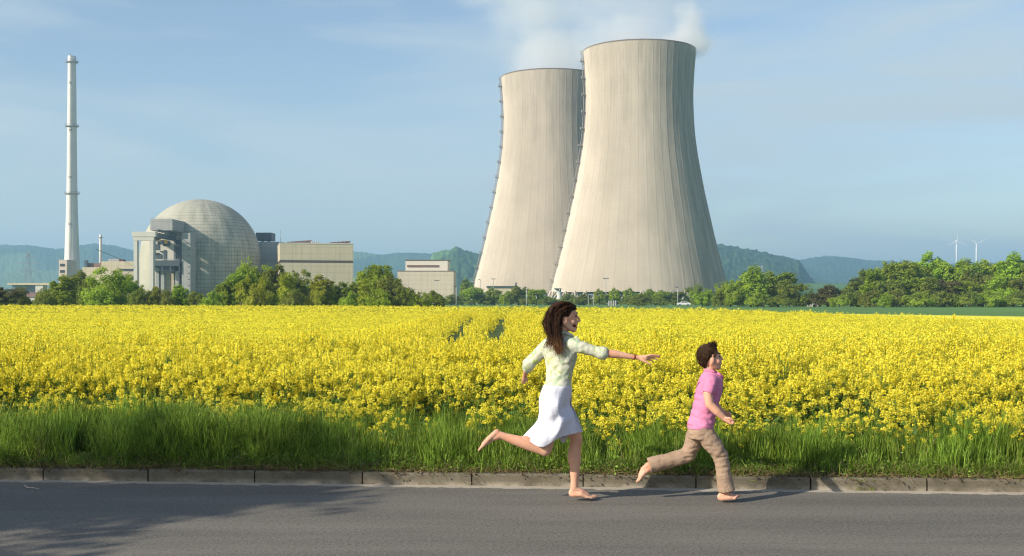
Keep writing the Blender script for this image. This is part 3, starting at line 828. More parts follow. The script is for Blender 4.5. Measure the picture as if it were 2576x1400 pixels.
# ================================================================== TURBINES, PYLONS, LAMPS, CAR, POSTS
M_post = plain('post_grey', (.34, .34, .33), .7, .05, 1)
M_turb = plain('turbine_white', (.8, .8, .8), .4, .02)
def turbine(x, yh, rot, label):
    d = 3800; bl = 34.0
    cx = PX(x, d); hz = PZ(yh, d)
    root = empty('wind_turbine', (cx, d, 0)); tag(root, label, 'wind turbine', 'wind turbines on the ridge')
    MB().lathe([(60, 3.6), (hz - 30, 2.8), (hz - 1.6, 1.7)], (cx, d), 16).build('tower', M_turb, root, True)
    MB().box(cx - 1.8, cx + 1.8, d - 4.4, d + 6, hz - 1.8, hz + 1.8).build('nacelle', M_turb, root)
    MB().lathe([(-2.4, .3), (-1.4, 1.4), (0, 1.9), (1.5, 1.9)], (0, 0), 16).build('hub', M_turb, None, True)
    hub = bpy.context.scene.objects[-1] if False else COL.objects[-1]
    hub.parent = root; hub.location = (0, -5.6, hz); hub.rotation_euler = (R_(-90), 0, 0)
    for k in range(3):
        a = R_(rot + 120 * k)
        u = Vector((math.sin(a), 0, math.cos(a))); w = Vector((math.cos(a), 0, -math.sin(a)))
        c = Vector((cx, d - 5.8, hz))
        vs = []
        for (t, wd, th) in ((1.0, .9, .8), (6, 2.0, .6), (14, 1.5, .4), (24, 1.0, .3), (bl, .3, .12)):
            p = c + u * t
            for (sx, sy) in ((-.4, 0), (0, -1), (1.2, 0), (0, 1)):
                vs.append(p + w * wd * sx + Vector((0, 1, 0)) * th * sy)
        fs = []
        for i in range(4):
            for q in range(4): fs.append((i*4+q, i*4+(q+1)%4, (i+1)*4+(q+1)%4, (i+1)*4+q))
        fs += [(3, 2, 1, 0), (16, 17, 18, 19)]
        MB().add(vs, fs).build('blade', M_turb, root)
turbine(2406.5, 606, -2, 'white wind turbine with one blade straight up, left one of two')
turbine(2456.5, 613.5, 62, 'white wind turbine with one blade straight down, right one of two')

def pylon(x, ytop, d, label):
    cx = PX(x, d); H = PZ(ytop, d)
    root = empty('power_pylon', (cx, d, 0)); tag(root, label, 'pylon', 'lattice power pylons in the distance')
    m = MB(); w0 = H * .09; w1 = H * .018
    N = 9
    def pt(sx, sy, t): w = w0 + (w1 - w0) * t; return (cx + sx * w, d + sy * w, H * t)
    for sx, sy in ((-1, -1), (1, -1), (1, 1), (-1, 1)):
        m.bar(pt(sx, sy, 0), pt(sx, sy, 1), .22)
    for k in range(N):
        t0, t1 = k / N, (k + 1) / N
        for (a, b) in (((-1, -1), (1, -1)), ((1, -1), (1, 1)), ((1, 1), (-1, 1)), ((-1, 1), (-1, -1))):
            m.bar(pt(*a, t0), pt(*b, t1), .14); m.bar(pt(*b, t0), pt(*a, t1), .14)
    m.build('lattice_mast', M_steel, root)
    for t, w in ((.62, .26), (.78, .34), (.92, .16)):
        q = MB(); z = H * t; W_ = H * w * .6
        q.bar((cx - W_, d, z), (cx + W_, d, z), .25); q.bar((cx - W_, d, z), (cx, d, z + H * .05), .16); q.bar((cx + W_, d, z), (cx, d, z + H * .05), .16)
        q.build('cross_arm', M_steel, root)
pylon(71, 636, 1500, 'faint lattice pylon before the blue hills at far left')
pylon(1917, 668, 1700, 'lattice pylon just right of the cooling towers')
pylon(2020, 690, 2300, 'smaller distant lattice pylon before the right hills')

def lamp(x, ytop, d, label, heads=2):
    cx = PX(x, d); H = PZ(ytop, d)
    root = empty('lamp_post', (cx, d, 0)); tag(root, label, 'lamp post', 'lamp posts round the power station')
    MB().lathe([(0, .2), (H, .11)], (cx, d), 10).build('pole', M_post, root, True)
    for s in (-1, 1)[:heads]:
        m = MB(); m.bar((cx, d, H - .1), (cx + s * .7, d, H + .15), .07); m.box(cx + s * .6 - .35, cx + s * .6 + .45, d - .3, d + .3, H + .05, H + .3)
        m.build('lamp_head', M_dark, root)
for x, y, d, l, h in ((1099, 707, 470, 'twin-headed lamp post in front of the cream two-step block', 2), (1241, 703, 520, 'taller lamp post above the pump house roof', 2), (1209, 705, 520, 'lamp post above the left end of the pump house', 1),
                   (1148, 722, 400, 'bare white pole left of the small round trees', 1), (1325, 724, 400, 'white pole between the two round trees before the far tower', 1), (1524, 702, 420, 'tall lamp post in front of the nearer cooling tower', 2),
                   (1705, 724, 410, 'lamp post near the parked white car', 1), (1847, 733, 430, 'short lamp post at the shaded right foot of the nearer tower', 1)):
    lamp(x, y, d, l, h)
# goal-like frame and low bollards
def frame():
    d = 380; root = empty('height_barrier', (PX(1486, d), d, 0)); tag(root, 'white two-post height barrier left of the row of young trees', 'barrier')
    for x in (1480, 1493): MB().bar((PX(x, d), d, 0), (PX(x, d), d, PZ(741, d)), .12, 8).build('post', M_post, root)
    MB().bar((PX(1479, d), d, PZ(741.5, d)), (PX(1494, d), d, PZ(741.5, d)), .12, 8).build('crossbar', M_post, root)
frame()
d = 385
for k, x in enumerate((1532.5, 1538, 1544, 1549)):
    o = MB().lathe([(0, .28), (1.5, .28), (1.75, .1)], (0, 0), 10).build('bollard', M_post)
    o.location = (PX(x, d), d, .08)
    tag(o, 'short white bollard in the row of four beside the tall lamp post', 'bollard', 'four white bollards by the lamp post')

def car(x, d, label, colr, rz=0.0):
    cx = PX(x, d)
    root = empty('parked_car', (cx, d, .08), rz); tag(root, label, 'car')
    Mp = plain('car_paint', colr, .25, .03, 1, .6)
    L, Wd = 4.4, 1.75
    side = [(-2.2, .35), (-2.2, .75), (-2.05, .92), (-1.2, 1.0), (-.6, 1.42), (.9, 1.45), (1.6, 1.02), (2.1, .92), (2.2, .7), (2.2, .35)]
    vs = [(a, -Wd / 2, b) for a, b in side] + [(a, Wd / 2, b) for a, b in side]
    n = len(side)
    m = MB().add(vs, [(k, (k + 1) % n, n + (k + 1) % n, n + k) for k in range(n)] + [tuple(range(n))[::-1], tuple(range(n, 2 * n))])
    o = m.build('body', Mp, None); o.parent = root
    for (pts) in ([(-1.1, 1.02), (-.58, 1.36), (.1, 1.38), (.1, 1.02)], [(.2, 1.02), (.2, 1.38), (.85, 1.38), (1.42, 1.04)]):
        m = MB().add([(a, -Wd / 2 - .012, b) for a, b in pts] + [(a, -Wd / 2 + .05, b) for a, b in pts], [(0, 3, 2, 1), (4, 5, 6, 7), (0, 1, 5, 4), (1, 2, 6, 5), (2, 3, 7, 6), (3, 0, 4, 7)])
        o = m.build('window', M_glass, None); o.parent = root
    for sx in (-1.35, 1.35):
        for sy in (-1, 1):
            m = MB(); m.bar((sx, sy * (Wd / 2 - .18), .32), (sx, sy * (Wd / 2 + .02), .32), .33, 16); o = m.build('wheel', M_dark, None); o.parent = root
            m = MB(); m.bar((sx, sy * (Wd / 2), .32), (sx, sy * (Wd / 2 + .035), .32), .18, 12); q = m.build('rim', M_steel, None); q.parent = o
    for sy in (-.6, .6):
        m = MB().box(2.14, 2.215, sy - .2, sy + .2, .62, .8); o = m.build('headlight', M_pale, None); o.parent = root
car(1720, 392, 'white car parked below the nearer cooling tower by the bright round bush', (.7, .71, .72))
o = MB().box(-1.6, 1.6, -.7, .7, 0, .9); o.lathe([(.85, .4), (1.5, .35)], (0.4, 0), 8)
o = o.build('utility_cabinet', M_pale); o.location = (PX(2046, 330), 330, .08); tag(o, 'small white utility box on the grass before the dark trees', 'cabinet')

def warehouse():
    d = 1480; root = empty('warehouse', (PX(2110, d), d, 22)); tag(root, 'long pale warehouse roof far off below the right hills', 'building')
    MB().box(PX(2066, d), PX(2122, d), d, d + 40, 22, PZ(697, d)).build('wall', M_conc, root)
    MB().box(PX(2065, d), PX(2123, d), d - 1, d + 41, PZ(697, d), PZ(694, d)).build('roof', M_white, root)

mb = MB(); p0 = [PX(58, 10.3), PX(75, 10.25), PX(92, 10.2), PX(108, 10.2)]
mb.tube([(p0[0], 10.32, .012), (p0[1], 10.2, .008), (p0[2], 10.14, .016), (p0[3], 10.12, .01)], [.004, .004, .003, .0015], 6)
mb.tube([(p0[1], 10.2, .008), (p0[1] - .03, 10.27, .02)], [.003, .001], 5)
tag(mb.build('twig', plain('dry_twig', (.45, .40, .32), .9)), 'pale dry twig lying on the road near the kerb at far left', 'twig')
# ================================================================== TREES
def crown_mesh(seed, shape, nleaf, lsize, spread=1.0, lobes=12, open_=.0):
    """shape = (rx, rz, zc) of the crown for a tree of unit height 1 ; leaves = small quads set in clumps"""
    r = np.random.RandomState(seed)
    rx, rz, zc = shape
    # lobe centres on/in an ellipsoid
    L = []
    for k in range(lobes):
        a = r.uniform(0, 2 * math.pi); h = r.uniform(-.9, 1.0)
        rad = math.sqrt(max(0, 1 - h * h)) * r.uniform(.45, .85)
        L.append((rx * rad * math.cos(a), rx * rad * math.sin(a), zc + rz * h * .78, r.uniform(.26, .46)))
    L.append((0, 0, zc, .55))
    L = np.array(L)
    # sub clumps
    C = []
    for lx, ly, lz, s in L:
        for _ in range(14):
            v = r.normal(size=3); v /= np.linalg.norm(v)
            q = r.uniform(.65, 1.05)
            C.append((lx + v[0] * rx * s * q, ly + v[1] * rx * s * q, lz + v[2] * rz * s * q, r.uniform(.05, .11)))
    C = np.array(C)
    C = C[C[:, 2] > .04]
    pick = r.randint(0, len(C), nleaf)
    v = r.normal(size=(nleaf, 3)); v /= np.linalg.norm(v, axis=1)[:, None]
    P = C[pick, :3] + v * (C[pick, 3] * r.uniform(.3, 1.15, nleaf) * (rx + rz) * .9 + .005)[:, None]
    P = P[P[:, 2] > .015]; v = v[:len(P)]
    n = len(P)
    # leaf orientation : roughly facing outwards with big scatter
    out = P - np.array([0, 0, zc * .8]); out /= (np.linalg.norm(out, axis=1)[:, None] + 1e-6)
    nn = out * .7 + r.normal(size=(n, 3)) * .6 + np.array([0, 0, .35]); nn /= np.linalg.norm(nn, axis=1)[:, None]
    t1 = np.cross(nn, r.normal(size=(n, 3))); t1 /= np.linalg.norm(t1, axis=1)[:, None]
    t2 = np.cross(nn, t1)
    s = lsize * r.uniform(.5, 1.35, n)
    a = t1 * s[:, None]; b = t2 * (s * r.uniform(.5, .9, n))[:, None]
    V = np.stack([P - a, P - b * .9 + a * .1, P + a, P + b * .9 - a * .1], 1).reshape(-1, 3)
    F = np.arange(n * 4).reshape(n, 4)
    return mesh_np('crown', V, F)

def trunk_mesh(seed, zc, rx, rz, multi=1):
    r = random.Random(seed); mb = MB()
    for s in range(multi):
        ox = (r.uniform(-.05, .05) if multi > 1 else 0)
        lean = r.uniform(-.05, .05) + ox * 2
        pts = []; rad = []
        top = zc + rz * .55
        for k in range(7):
            t = k / 6
            pts.append((ox + lean * t + r.uniform(-.006, .006), r.uniform(-.01, .01), top * t)); rad.append((.022 if multi == 1 else .014) * (1 - t * .8))
        mb.tube(pts, rad, 7)
        for k in range(7):
            t = r.uniform(.3, .9); i = int(t * 6)
            p = Vector(pts[i]); a = r.uniform(0, 6.28); ln = rx * r.uniform(.5, .9)
            q = p + Vector((math.cos(a) * ln * .5, math.sin(a) * ln * .5, ln * .35)); e = p + Vector((math.cos(a) * ln, math.sin(a) * ln, ln * .8))
            mb.tube([p, q, e], [.009, .006, .002], 5)
    me = mesh_np('trunk', mb.v, mb.f, True)
    return me

PROTO = {}
def proto(kind):
    if kind in PROTO: return PROTO[kind]
    spec = {  # rx, rz, zc, lobes, trunks
        'round': [(.34, .44, .56), (.36, .42, .58), (.32, .46, .54)],
        'wide':  [(.56, .46, .50), (.60, .45, .50), (.52, .47, .5)],
        'tall':  [(.25, .47, .53), (.23, .48, .52), (.28, .46, .53)],
        'bush':  [(.75, .52, .46), (.85, .5, .44), (.68, .52, .45)],
    }[kind]
    res = []
    for i, sh in enumerate(spec):
        sd = hash_(kind) + i * 17
        nl = {'round': 9000, 'wide': 13000, 'tall': 7500, 'bush': 7000}[kind]
        ls = {'round': .022, 'wide': .021, 'tall': .020, 'bush': .030}[kind]
        res.append((trunk_mesh(sd, sh[2], sh[0], sh[1], 3 if kind == 'bush' else 1), crown_mesh(sd, sh, nl, ls, lobes=15 if kind == 'wide' else 12), sh))
    PROTO[kind] = res
    return res
def hash_(s): return sum(ord(c) * (i + 3) for i, c in enumerate(s))
M_bark = plain('bark', (.10, .085, .065), .9, .3, 20)
LM = {
    'green':  leafmat('leaf_green', (0.204, 0.286, 0.023), (0.449, 0.552, 0.050), .45, 1.7, rnd_amt=.35, fine=14),
    'bright': leafmat('leaf_bright', (0.226, 0.351, 0.022), (0.450, 0.597, 0.043), .45, 1.7, rnd_amt=.3, fine=14),
    'yellow': leafmat('leaf_yellow', (0.287, 0.319, 0.018), (0.519, 0.559, 0.050), .45, 1.7, rnd_amt=.3, fine=14),
    'olive':  leafmat('leaf_olive', (0.177, 0.215, 0.030), (0.341, 0.377, 0.059), .45, 1.7, rnd_amt=.3, fine=14),
    'dark':   leafmat('leaf_dark', (0.143, 0.207, 0.028), (0.348, 0.400, 0.050), .45, 1.7, rnd_amt=.3, fine=14),
    'brown':  leafmat('leaf_brown', (0.141, 0.124, 0.041), (0.265, 0.237, 0.082), .45, 1.7, rnd_amt=.2, fine=14),
}
COLW = {'green': 'mid green', 'bright': 'bright green', 'yellow': 'yellow-green', 'olive': 'olive green', 'dark': 'dark green', 'brown': 'brownish bare-twigged'}
KINDW = {'round': 'round-crowned tree', 'wide': 'broad spreading tree', 'tall': 'slender upright tree', 'bush': 'dense bush'}
used_labels = {}
def tree(x, ytop, wpx, d, kind, colr, place, group, seed=0):
    H = PZ(ytop, d) - .08
    r = random.Random(int(x * 7 + d) + seed)
    tr, cr, sh = proto(kind)[r.randrange(3)]
    cx = PX(x, d)
    root = empty('bush' if kind == 'bush' else 'tree', (cx, d, .08), r.uniform(0, 6.28))
    lab = f'{COLW[colr]} {KINDW[kind]} {place}'
    used_labels[lab] = used_labels.get(lab, 0) + 1
    tag(root, lab, 'bush' if kind == 'bush' else 'tree', group)
    wm = wpx / 2945.2 * d
    sx = wm / (2 * sh[0] * .86)
    hz = H / (sh[2] + sh[1] * 1.03)
    for nm, me, mt in (('trunk', tr, M_bark), ('crown', cr, LM[colr])):
        o = bpy.data.objects.new(nm, me); COL.objects.link(o); o.parent = root
        if not me.materials: me.materials.append(mt)
        o.material_slots[0].link = 'OBJECT'; o.material_slots[0].material = mt
        o.scale = (sx, sx, hz)
    return root
G1 = 'trees along the far edge of the rapeseed field'
# ---- left bank (x, ytop, width px, depth, kind, colour, place)
T = [
 (8, 712, 80, 185, 'round', 'brown', 'at the left edge of the picture'),
 (48, 724, 50, 190, 'bush', 'dark', 'beside the brown tree at the left edge'),
 (110, 728, 60, 180, 'bush', 'olive', 'below the long pale canopy'),
 (160, 695, 70, 185, 'round', 'green', 'below the white chimney'),
 (200, 684, 74, 190, 'round', 'olive', 'just right of the chimney foot'),
 (228, 700, 60, 178, 'bush', 'dark', 'low in front of the workshop building'),
 (278, 676, 120, 175, 'wide', 'green', 'with pale trunks before the workshop building'),
 (318, 700, 60, 186, 'round', 'green', 'at the foot of the gantry'),
 (348, 730, 60, 172, 'bush', 'dark', 'low before the left gantry leg'),
 (388, 727, 52, 176, 'bush', 'yellow', 'below the ochre block'),
 (420, 734, 44, 170, 'bush', 'olive', 'between yellow bush and bright tree before the dome'),
 (455, 718, 50, 178, 'round', 'bright', 'before the buttress wall of the dome'),
 (492, 738, 48, 172, 'bush', 'olive', 'at the foot of the dome'),
 (535, 735, 60, 170, 'bush', 'green', 'before the right half of the dome'),
 (568, 706, 60, 178, 'round', 'green', 'rising to the right across the dome'),
 (606, 676, 74, 182, 'round', 'green', 'against the right edge of the dome'),
 (640, 658, 90, 190, 'wide', 'green', 'tallest before the grey annex'),
 (618, 700, 56, 172, 'round', 'yellow', 'in front below the annex'),
 (652, 722, 60, 168, 'bush', 'yellow', 'low in front of the annex trees'),
 (672, 690, 50, 176, 'tall', 'yellow', 'left of the striped hall wall'),
 (692, 668, 66, 188, 'round', 'olive', 'overlapping the left corner of the striped hall'),
 (716, 690, 46, 174, 'tall', 'yellow', 'before the left part of the striped hall'),
 (750, 682, 86, 184, 'wide', 'dark', 'before the middle of the striped hall'),
 (742, 730, 60, 168, 'bush', 'olive', 'low under the dark broad tree'),
 (812, 694, 60, 176, 'round', 'yellow', 'before the right part of the striped hall'),
 (796, 732, 50, 170, 'bush', 'yellow', 'low in front of the striped hall'),
 (852, 712, 60, 180, 'round', 'dark', 'at the right corner of the striped hall'),
 (890, 704, 56, 188, 'round', 'olive', 'just right of the striped hall'),
 (938, 664, 100, 190, 'wide', 'green', 'tallest between striped hall and cream block'),
 (985, 682, 70, 184, 'round', 'olive', 'overlapping the cream block on the left'),
 (918, 706, 38, 172, 'tall', 'yellow', 'narrow in front of the tallest tree'),
 (878, 736, 50, 168, 'bush', 'green', 'low in the gap right of the hall'),
 (955, 728, 80, 170, 'bush', 'bright', 'low under the tallest tree'),
 (1010, 724, 70, 172, 'bush', 'olive', 'before the cream block'),
 (1058, 736, 60, 180, 'bush', 'green', 'below the right part of the cream block'),
 (1095, 736, 56, 200, 'bush', 'dark', 'under the twin-headed lamp post'),
]
for a in T: tree(*a, G1)
# low dark hedge closing the foot of the bank
xq = -30
k = 0
while xq < 1080:
    tree(xq, 752 - (k % 3) * 3, 46, 200 + (k % 4) * 6, 'bush', ['dark', 'green', 'olive'][k % 3], 'in the low undergrowth behind the yellow field', 'low bushes filling the foot of the tree belt', k); xq += 30; k += 1
xq = 130; k = 0
for xq, yt, cl_ in ((134, 722, 'olive'), (175, 712, 'yellow'), (245, 700, 'olive'), (372, 738, 'green'), (590, 712, 'yellow'), (630, 690, 'olive'), (665, 700, 'yellow'), (700, 700, 'green'), (728, 705, 'olive'), (775, 712, 'green'), (832, 722, 'olive'), (872, 722, 'green'), (905, 715, 'yellow'), (962, 700, 'yellow'), (1000, 710, 'green'), (1036, 732, 'olive')):
    tree(xq, yt, 60, 196, 'round', cl_, 'in the back row behind the taller crowns left of the towers', 'back row of the tree belt', k); k += 1
# ---- middle: small trees before the towers
G2 = 'small trees in front of the cooling towers'
T = [
 (1175, 703, 34, 480, 'round', 'dark', 'at the left foot of the far cooling tower'),
 (1194, 714, 54, 430, 'round', 'green', 'before the pump house left end'),
 (1140, 742, 60, 440, 'bush', 'dark', 'around the bare white pole'),
 (1225, 744, 50, 430, 'bush', 'dark', 'below the pump house'),
 (1243, 726, 42, 440, 'round', 'green', 'before the pump house middle'),
 (1275, 736, 50, 430, 'bush', 'green', 'under the pump house roof frame'),
 (1304, 713, 42, 430, 'round', 'dark', 'before the foot of the far tower'),
 (1350, 724, 42, 420, 'round', 'green', 'left of the white pipe elbow'),
 (1328, 746, 40, 410, 'bush', 'dark', 'between the two round trees'),
 (1382, 748, 50, 430, 'bush', 'dark', 'beside the pipe elbow'),
 (1428, 742, 40, 430, 'bush', 'dark', 'behind the woman\'s head'),
 (1455, 750, 44, 420, 'bush', 'olive', 'right of the woman\'s hair'),
 (1470, 738, 30, 430, 'round', 'dark', 'left of the height barrier'),
 (1508, 728, 28, 420, 'round', 'green', 'first in the row of young trees'),
 (1548, 726, 30, 420, 'round', 'green', 'behind the white bollards'),
 (1530, 738, 30, 425, 'round', 'green', 'behind the tall lamp post'),
 (1580, 726, 30, 420, 'round', 'green', 'third in the row of young trees'),
 (1612, 735, 30, 430, 'round', 'bright', 'behind the olive bush'),
 (1606, 744, 70, 360, 'bush', 'olive', 'standing forward of the young trees'),
 (1638, 728, 34, 430, 'round', 'green', 'before the middle of the nearer tower'),
 (1668, 726, 44, 420, 'round', 'green', 'right of the middle of the nearer tower'),
 (1700, 732, 40, 420, 'round', 'dark', 'beside the lamp post near the car'),
 (1650, 750, 60, 400, 'bush', 'dark', 'low between the young trees'),
 (1750, 716, 50, 420, 'wide', 'dark', 'behind the bright round bush'),
 (1767, 729, 66, 330, 'wide', 'bright', 'bushy, standing at the end of the yellow field'),
]
for a in T: tree(*a, G2)
xq = 1120; k = 0
while xq < 1760:
    tree(xq, 755 - (k % 3) * 2, 40, 470 + (k % 3) * 6, 'bush', ['dark', 'green', 'dark'][k % 3], 'in the hedge at the foot of the cooling towers', 'low hedge bushes at the foot of the towers', k); xq += 22; k += 1
# ---- right wood
G3 = 'trees of the wood on the right'
T = [
 (1838, 706, 76, 300, 'wide', 'green', 'first right of the cooling tower'),
 (1812, 735, 50, 300, 'bush', 'dark', 'right of the bright round bush'),
 (1890, 671, 72, 300, 'round', 'green', 'taller, right of the cooling tower'),
 (1920, 700, 54, 310, 'round', 'olive', 'between two taller trees'),
 (1957, 676, 76, 310, 'round', 'dark', 'greyish, among the trees right of the tower'),
 (1985, 706, 90, 300, 'wide', 'dark', 'last before the gap in the wood'),
 (1905, 738, 60, 290, 'bush', 'green', 'low under the taller tree'),
 (1960, 740, 60, 290, 'bush', 'dark', 'low under the greyish tree'),
 (2040, 738, 50, 300, 'bush', 'brown', 'in the gap of the wood'),
 (2082, 718, 66, 300, 'round', 'brown', 'in the gap, twiggy'),
 (2112, 742, 50, 290, 'bush', 'green', 'at the foot of the twiggy tree'),
 (2140, 728, 60, 300, 'bush', 'dark', 'left edge of the big wood'),
 (2160, 700, 60, 330, 'round', 'dark', 'small before the far field'),
 (2200, 678, 60, 300, 'tall', 'bright', 'first tall tree of the big wood'),
 (2185, 735, 60, 286, 'bush', 'olive', 'low before the first tall tree'),
 (2238, 690, 60, 296, 'round', 'dark', 'in shade beside the first tall tree'),
 (2262, 648, 80, 320, 'round', 'green', 'top left shoulder of the big wood'),
 (2300, 642, 80, 324, 'round', 'green', 'high in the big wood'),
 (2345, 639, 90, 330, 'round', 'bright', 'highest crown left of the turbines'),
 (2300, 690, 74, 300, 'round', 'bright', 'mid-height in front of the big wood'),
 (2255, 728, 60, 288, 'bush', 'olive', 'low bush under the big wood'),
 (2330, 700, 66, 296, 'round', 'olive', 'rounded before the highest crown'),
 (2376, 690, 70, 300, 'round', 'brown', 'twiggy before the turbines'),
 (2395, 648, 70, 326, 'round', 'green', 'directly below the left turbine'),
 (2440, 654, 74, 326, 'round', 'green', 'below the right turbine'),
 (2420, 700, 80, 300, 'round', 'green', 'in front below the turbines'),
 (2470, 672, 80, 310, 'round', 'olive', 'right of the turbines'),
 (2500, 644, 80, 330, 'round', 'green', 'high crown right of the turbines'),
 (2550, 640, 90, 326, 'round', 'bright', 'at the right edge of the picture'),
 (2520, 690, 80, 300, 'wide', 'bright', 'in front near the right edge'),
 (2575, 680, 70, 298, 'round', 'olive', 'cut by the right edge'),
 (2620, 650, 90, 320, 'round', 'green', 'beyond the right edge'),
 (2310, 738, 70, 284, 'bush', 'green', 'low before the wood middle'),
 (2370, 735, 70, 286, 'bush', 'olive', 'low before the twiggy tree'),
 (2430, 733, 80, 284, 'bush', 'dark', 'low below the turbines'),
 (2490, 735, 80, 286, 'bush', 'green', 'low near the right edge'),
 (2550, 736, 90, 284, 'bush', 'dark', 'lowest at the right edge'),
 (2220, 742, 60, 284, 'bush', 'green', 'small at the foot of the first tall tree'),
]
for a in T: tree(*a, G3)
xq = 1830; k = 0
while xq < 2640:
    tree(xq, 752 - (k % 3) * 3, 50, 340 + (k % 3) * 6, 'bush', ['dark', 'green', 'brown', 'dark'][k % 4], 'in the undergrowth of the right-hand wood', 'undergrowth bushes of the right-hand wood', k); xq += 28; k += 1
xq = 2200; k = 0
while xq < 2660:
    tree(xq, 668 + (k % 3) * 8, 70, 345 + (k % 3) * 6, 'round', ['dark', 'green', 'dark'][k % 3], 'filling the back of the right-hand wood', 'back row of the right-hand wood', k); xq += 34; k += 1
# ---- the roadside tree whose shade falls over the left part of the road (it stands outside the picture)
def shade_tree():
    root = empty('tree', (-12.1, 4.2, 0)); tag(root, 'leafy roadside tree out of the picture that shades the left of the road', 'tree')
    r = np.random.RandomState(5)
    # branches sweep towards the road, set low and long
    mb = MB(); mb.tube([(0, 0, -.04), (.05, 0, 2), (0, .05, 4), (.1, 0, 6.2)], [.14, .12, .09, .03], 8)
    P = []
    for k in range(135):
        z0 = r.uniform(2.9, 6.4); a = r.uniform(0, 6.28); ln = r.uniform(.5, 2.05) * (1 if z0 < 5.3 else .65)
        e = np.array([math.cos(a) * ln, math.sin(a) * ln * 1.2, z0 + r.uniform(-.1, .6)])
        mb.tube([(0, 0, z0), tuple(e * [.5, .5, 1] + [0, 0, -.05]), tuple(e)], [.03, .02, .006], 5)
        for q in range(int(70 + r.rand() * 60)):
            t = r.uniform(.25, 1.1); P.append(np.array([0, 0, z0]) * (1 - t) + e * t + r.normal(size=3) * [.16, .16, .07])
    o = link('trunk', mesh_np('trunk', mb.v, mb.f, True), M_bark); o.parent = root
    P = np.array(P); n = len(P)
    nn = r.normal(size=(n, 3)) + [0, 0, .6]; nn /= np.linalg.norm(nn, axis=1)[:, None]
    t1 = np.cross(nn, r.normal(size=(n, 3))); t1 /= np.linalg.norm(t1, axis=1)[:, None]; t2 = np.cross(nn, t1)
    s = r.uniform(.06, .13, n)[:, None]
    V = np.stack([P - t1 * s, P - t2 * s * .6, P + t1 * s, P + t2 * s * .6], 1).reshape(-1, 3)
    o = link('crown', mesh_np('crown', V, np.arange(n * 4).reshape(n, 4)), LM['green']); o.parent = root
shade_tree()
# ================================================================== SCATTER (stuff only: crop and grass)
def scatter(name, label, cat, protos, pts, rot, scl, idx):
    col = bpy.data.collections.new('source_' + name)       # never linked to the scene
    for i, (me, mats) in enumerate(protos):
        for m in mats: me.materials.append(m)
        o = bpy.data.objects.new('%03d_%s' % (i, name), me); col.objects.link(o)
    me = bpy.data.meshes.new(name)
    n = len(pts)
    me.vertices.add(n); me.vertices.foreach_set('co', np.asarray(pts, dtype=np.float32).ravel())
    a = me.attributes.new('p_rot', 'FLOAT_VECTOR', 'POINT'); a.data.foreach_set('vector', np.asarray(rot, dtype=np.float32).ravel())
    a = me.attributes.new('p_scl', 'FLOAT_VECTOR', 'POINT'); a.data.foreach_set('vector', np.asarray(scl, dtype=np.float32).ravel())
    a = me.attributes.new('p_idx', 'INT', 'POINT'); a.data.foreach_set('value', np.asarray(idx, dtype=np.int32))
    o = bpy.data.objects.new(name, me); COL.objects.link(o)
    tag(o, label, cat, kind='stuff')
    ng = bpy.data.node_groups.new('scatter_' + name, 'GeometryNodeTree')
    ng.interface.new_socket('Geometry', in_out='INPUT', socket_type='NodeSocketGeometry')
    ng.interface.new_socket('Geometry', in_out='OUTPUT', socket_type='NodeSocketGeometry')
    N, L = ng.nodes, ng.links
    gi = N.new('NodeGroupInput'); go = N.new('NodeGroupOutput')
    ci = N.new('GeometryNodeCollectionInfo'); ci.inputs['Collection'].default_value = col
    ci.inputs['Separate Children'].default_value = True; ci.inputs['Reset Children'].default_value = True
    ip = N.new('GeometryNodeInstanceOnPoints'); ip.inputs['Pick Instance'].default_value = True
    def na(nm, ty):
        q = N.new('GeometryNodeInputNamedAttribute'); q.data_type = ty; q.inputs['Name'].default_value = nm
        return next(s for s in q.outputs if s.enabled and s.name == 'Attribute')
    L.new(gi.outputs[0], ip.inputs['Points']); L.new(ci.outputs[0], ip.inputs['Instance'])
    L.new(na('p_idx', 'INT'), ip.inputs['Instance Index'])
    L.new(na('p_rot', 'FLOAT_VECTOR'), ip.inputs['Rotation'])
    L.new(na('p_scl', 'FLOAT_VECTOR'), ip.inputs['Scale'])
    L.new(ip.outputs[0], go.inputs[0])
    md = o.modifiers.new('scatter', 'NODES'); md.node_group = ng
    return o

def petal_mat(name, c1, c2, tr=.35):
    t = NT(name)
    g = t.n.new('ShaderNodeNewGeometry')
    oi = t.n.new('ShaderNodeObjectInfo')
    f = t.noise(g.outputs['Position'], 22.0, 3, .7)
    big = t.noise(g.outputs['Position'], .35, 3, .6)
    c = t.ramp(f, [(.32, c1), (.62, c2)])
    c = t.mix(t.ramp(big, [(.4, 0.0), (.7, .35)]), c, tuple(q * .86 for q in c1))
    t.col(c).rough(.6).spec(.2)
    trn = t.n.new('ShaderNodeBsdfTranslucent'); t.l.new(c, trn.inputs['Color'])
    ms = t.n.new('ShaderNodeMixShader'); ms.inputs[0].default_value = tr
    t.l.new(t.b.outputs[0], ms.inputs[1]); t.l.new(trn.outputs[0], ms.inputs[2])
    t.l.new(ms.outputs[0], t.out.inputs['Surface']); return t.m
M_petal = petal_mat('rape_petal', (.88, .75, .035), (.95, .87, .11))
M_petalfar = petal_mat('rape_petal_far', (.94, .86, .07), (.97, .91, .12), .45)
M_stem = leafmat('rape_stem', (.09, .18, .03), (.18, .30, .06), .2, 1.0)
M_rleaf = leafmat('rape_leaf', (.06, .125, .03), (.12, .21, .05), .3, 2.0)
M_bud = leafmat('rape_bud', (.20, .24, .03), (.35, .34, .04), .3, 8.0)

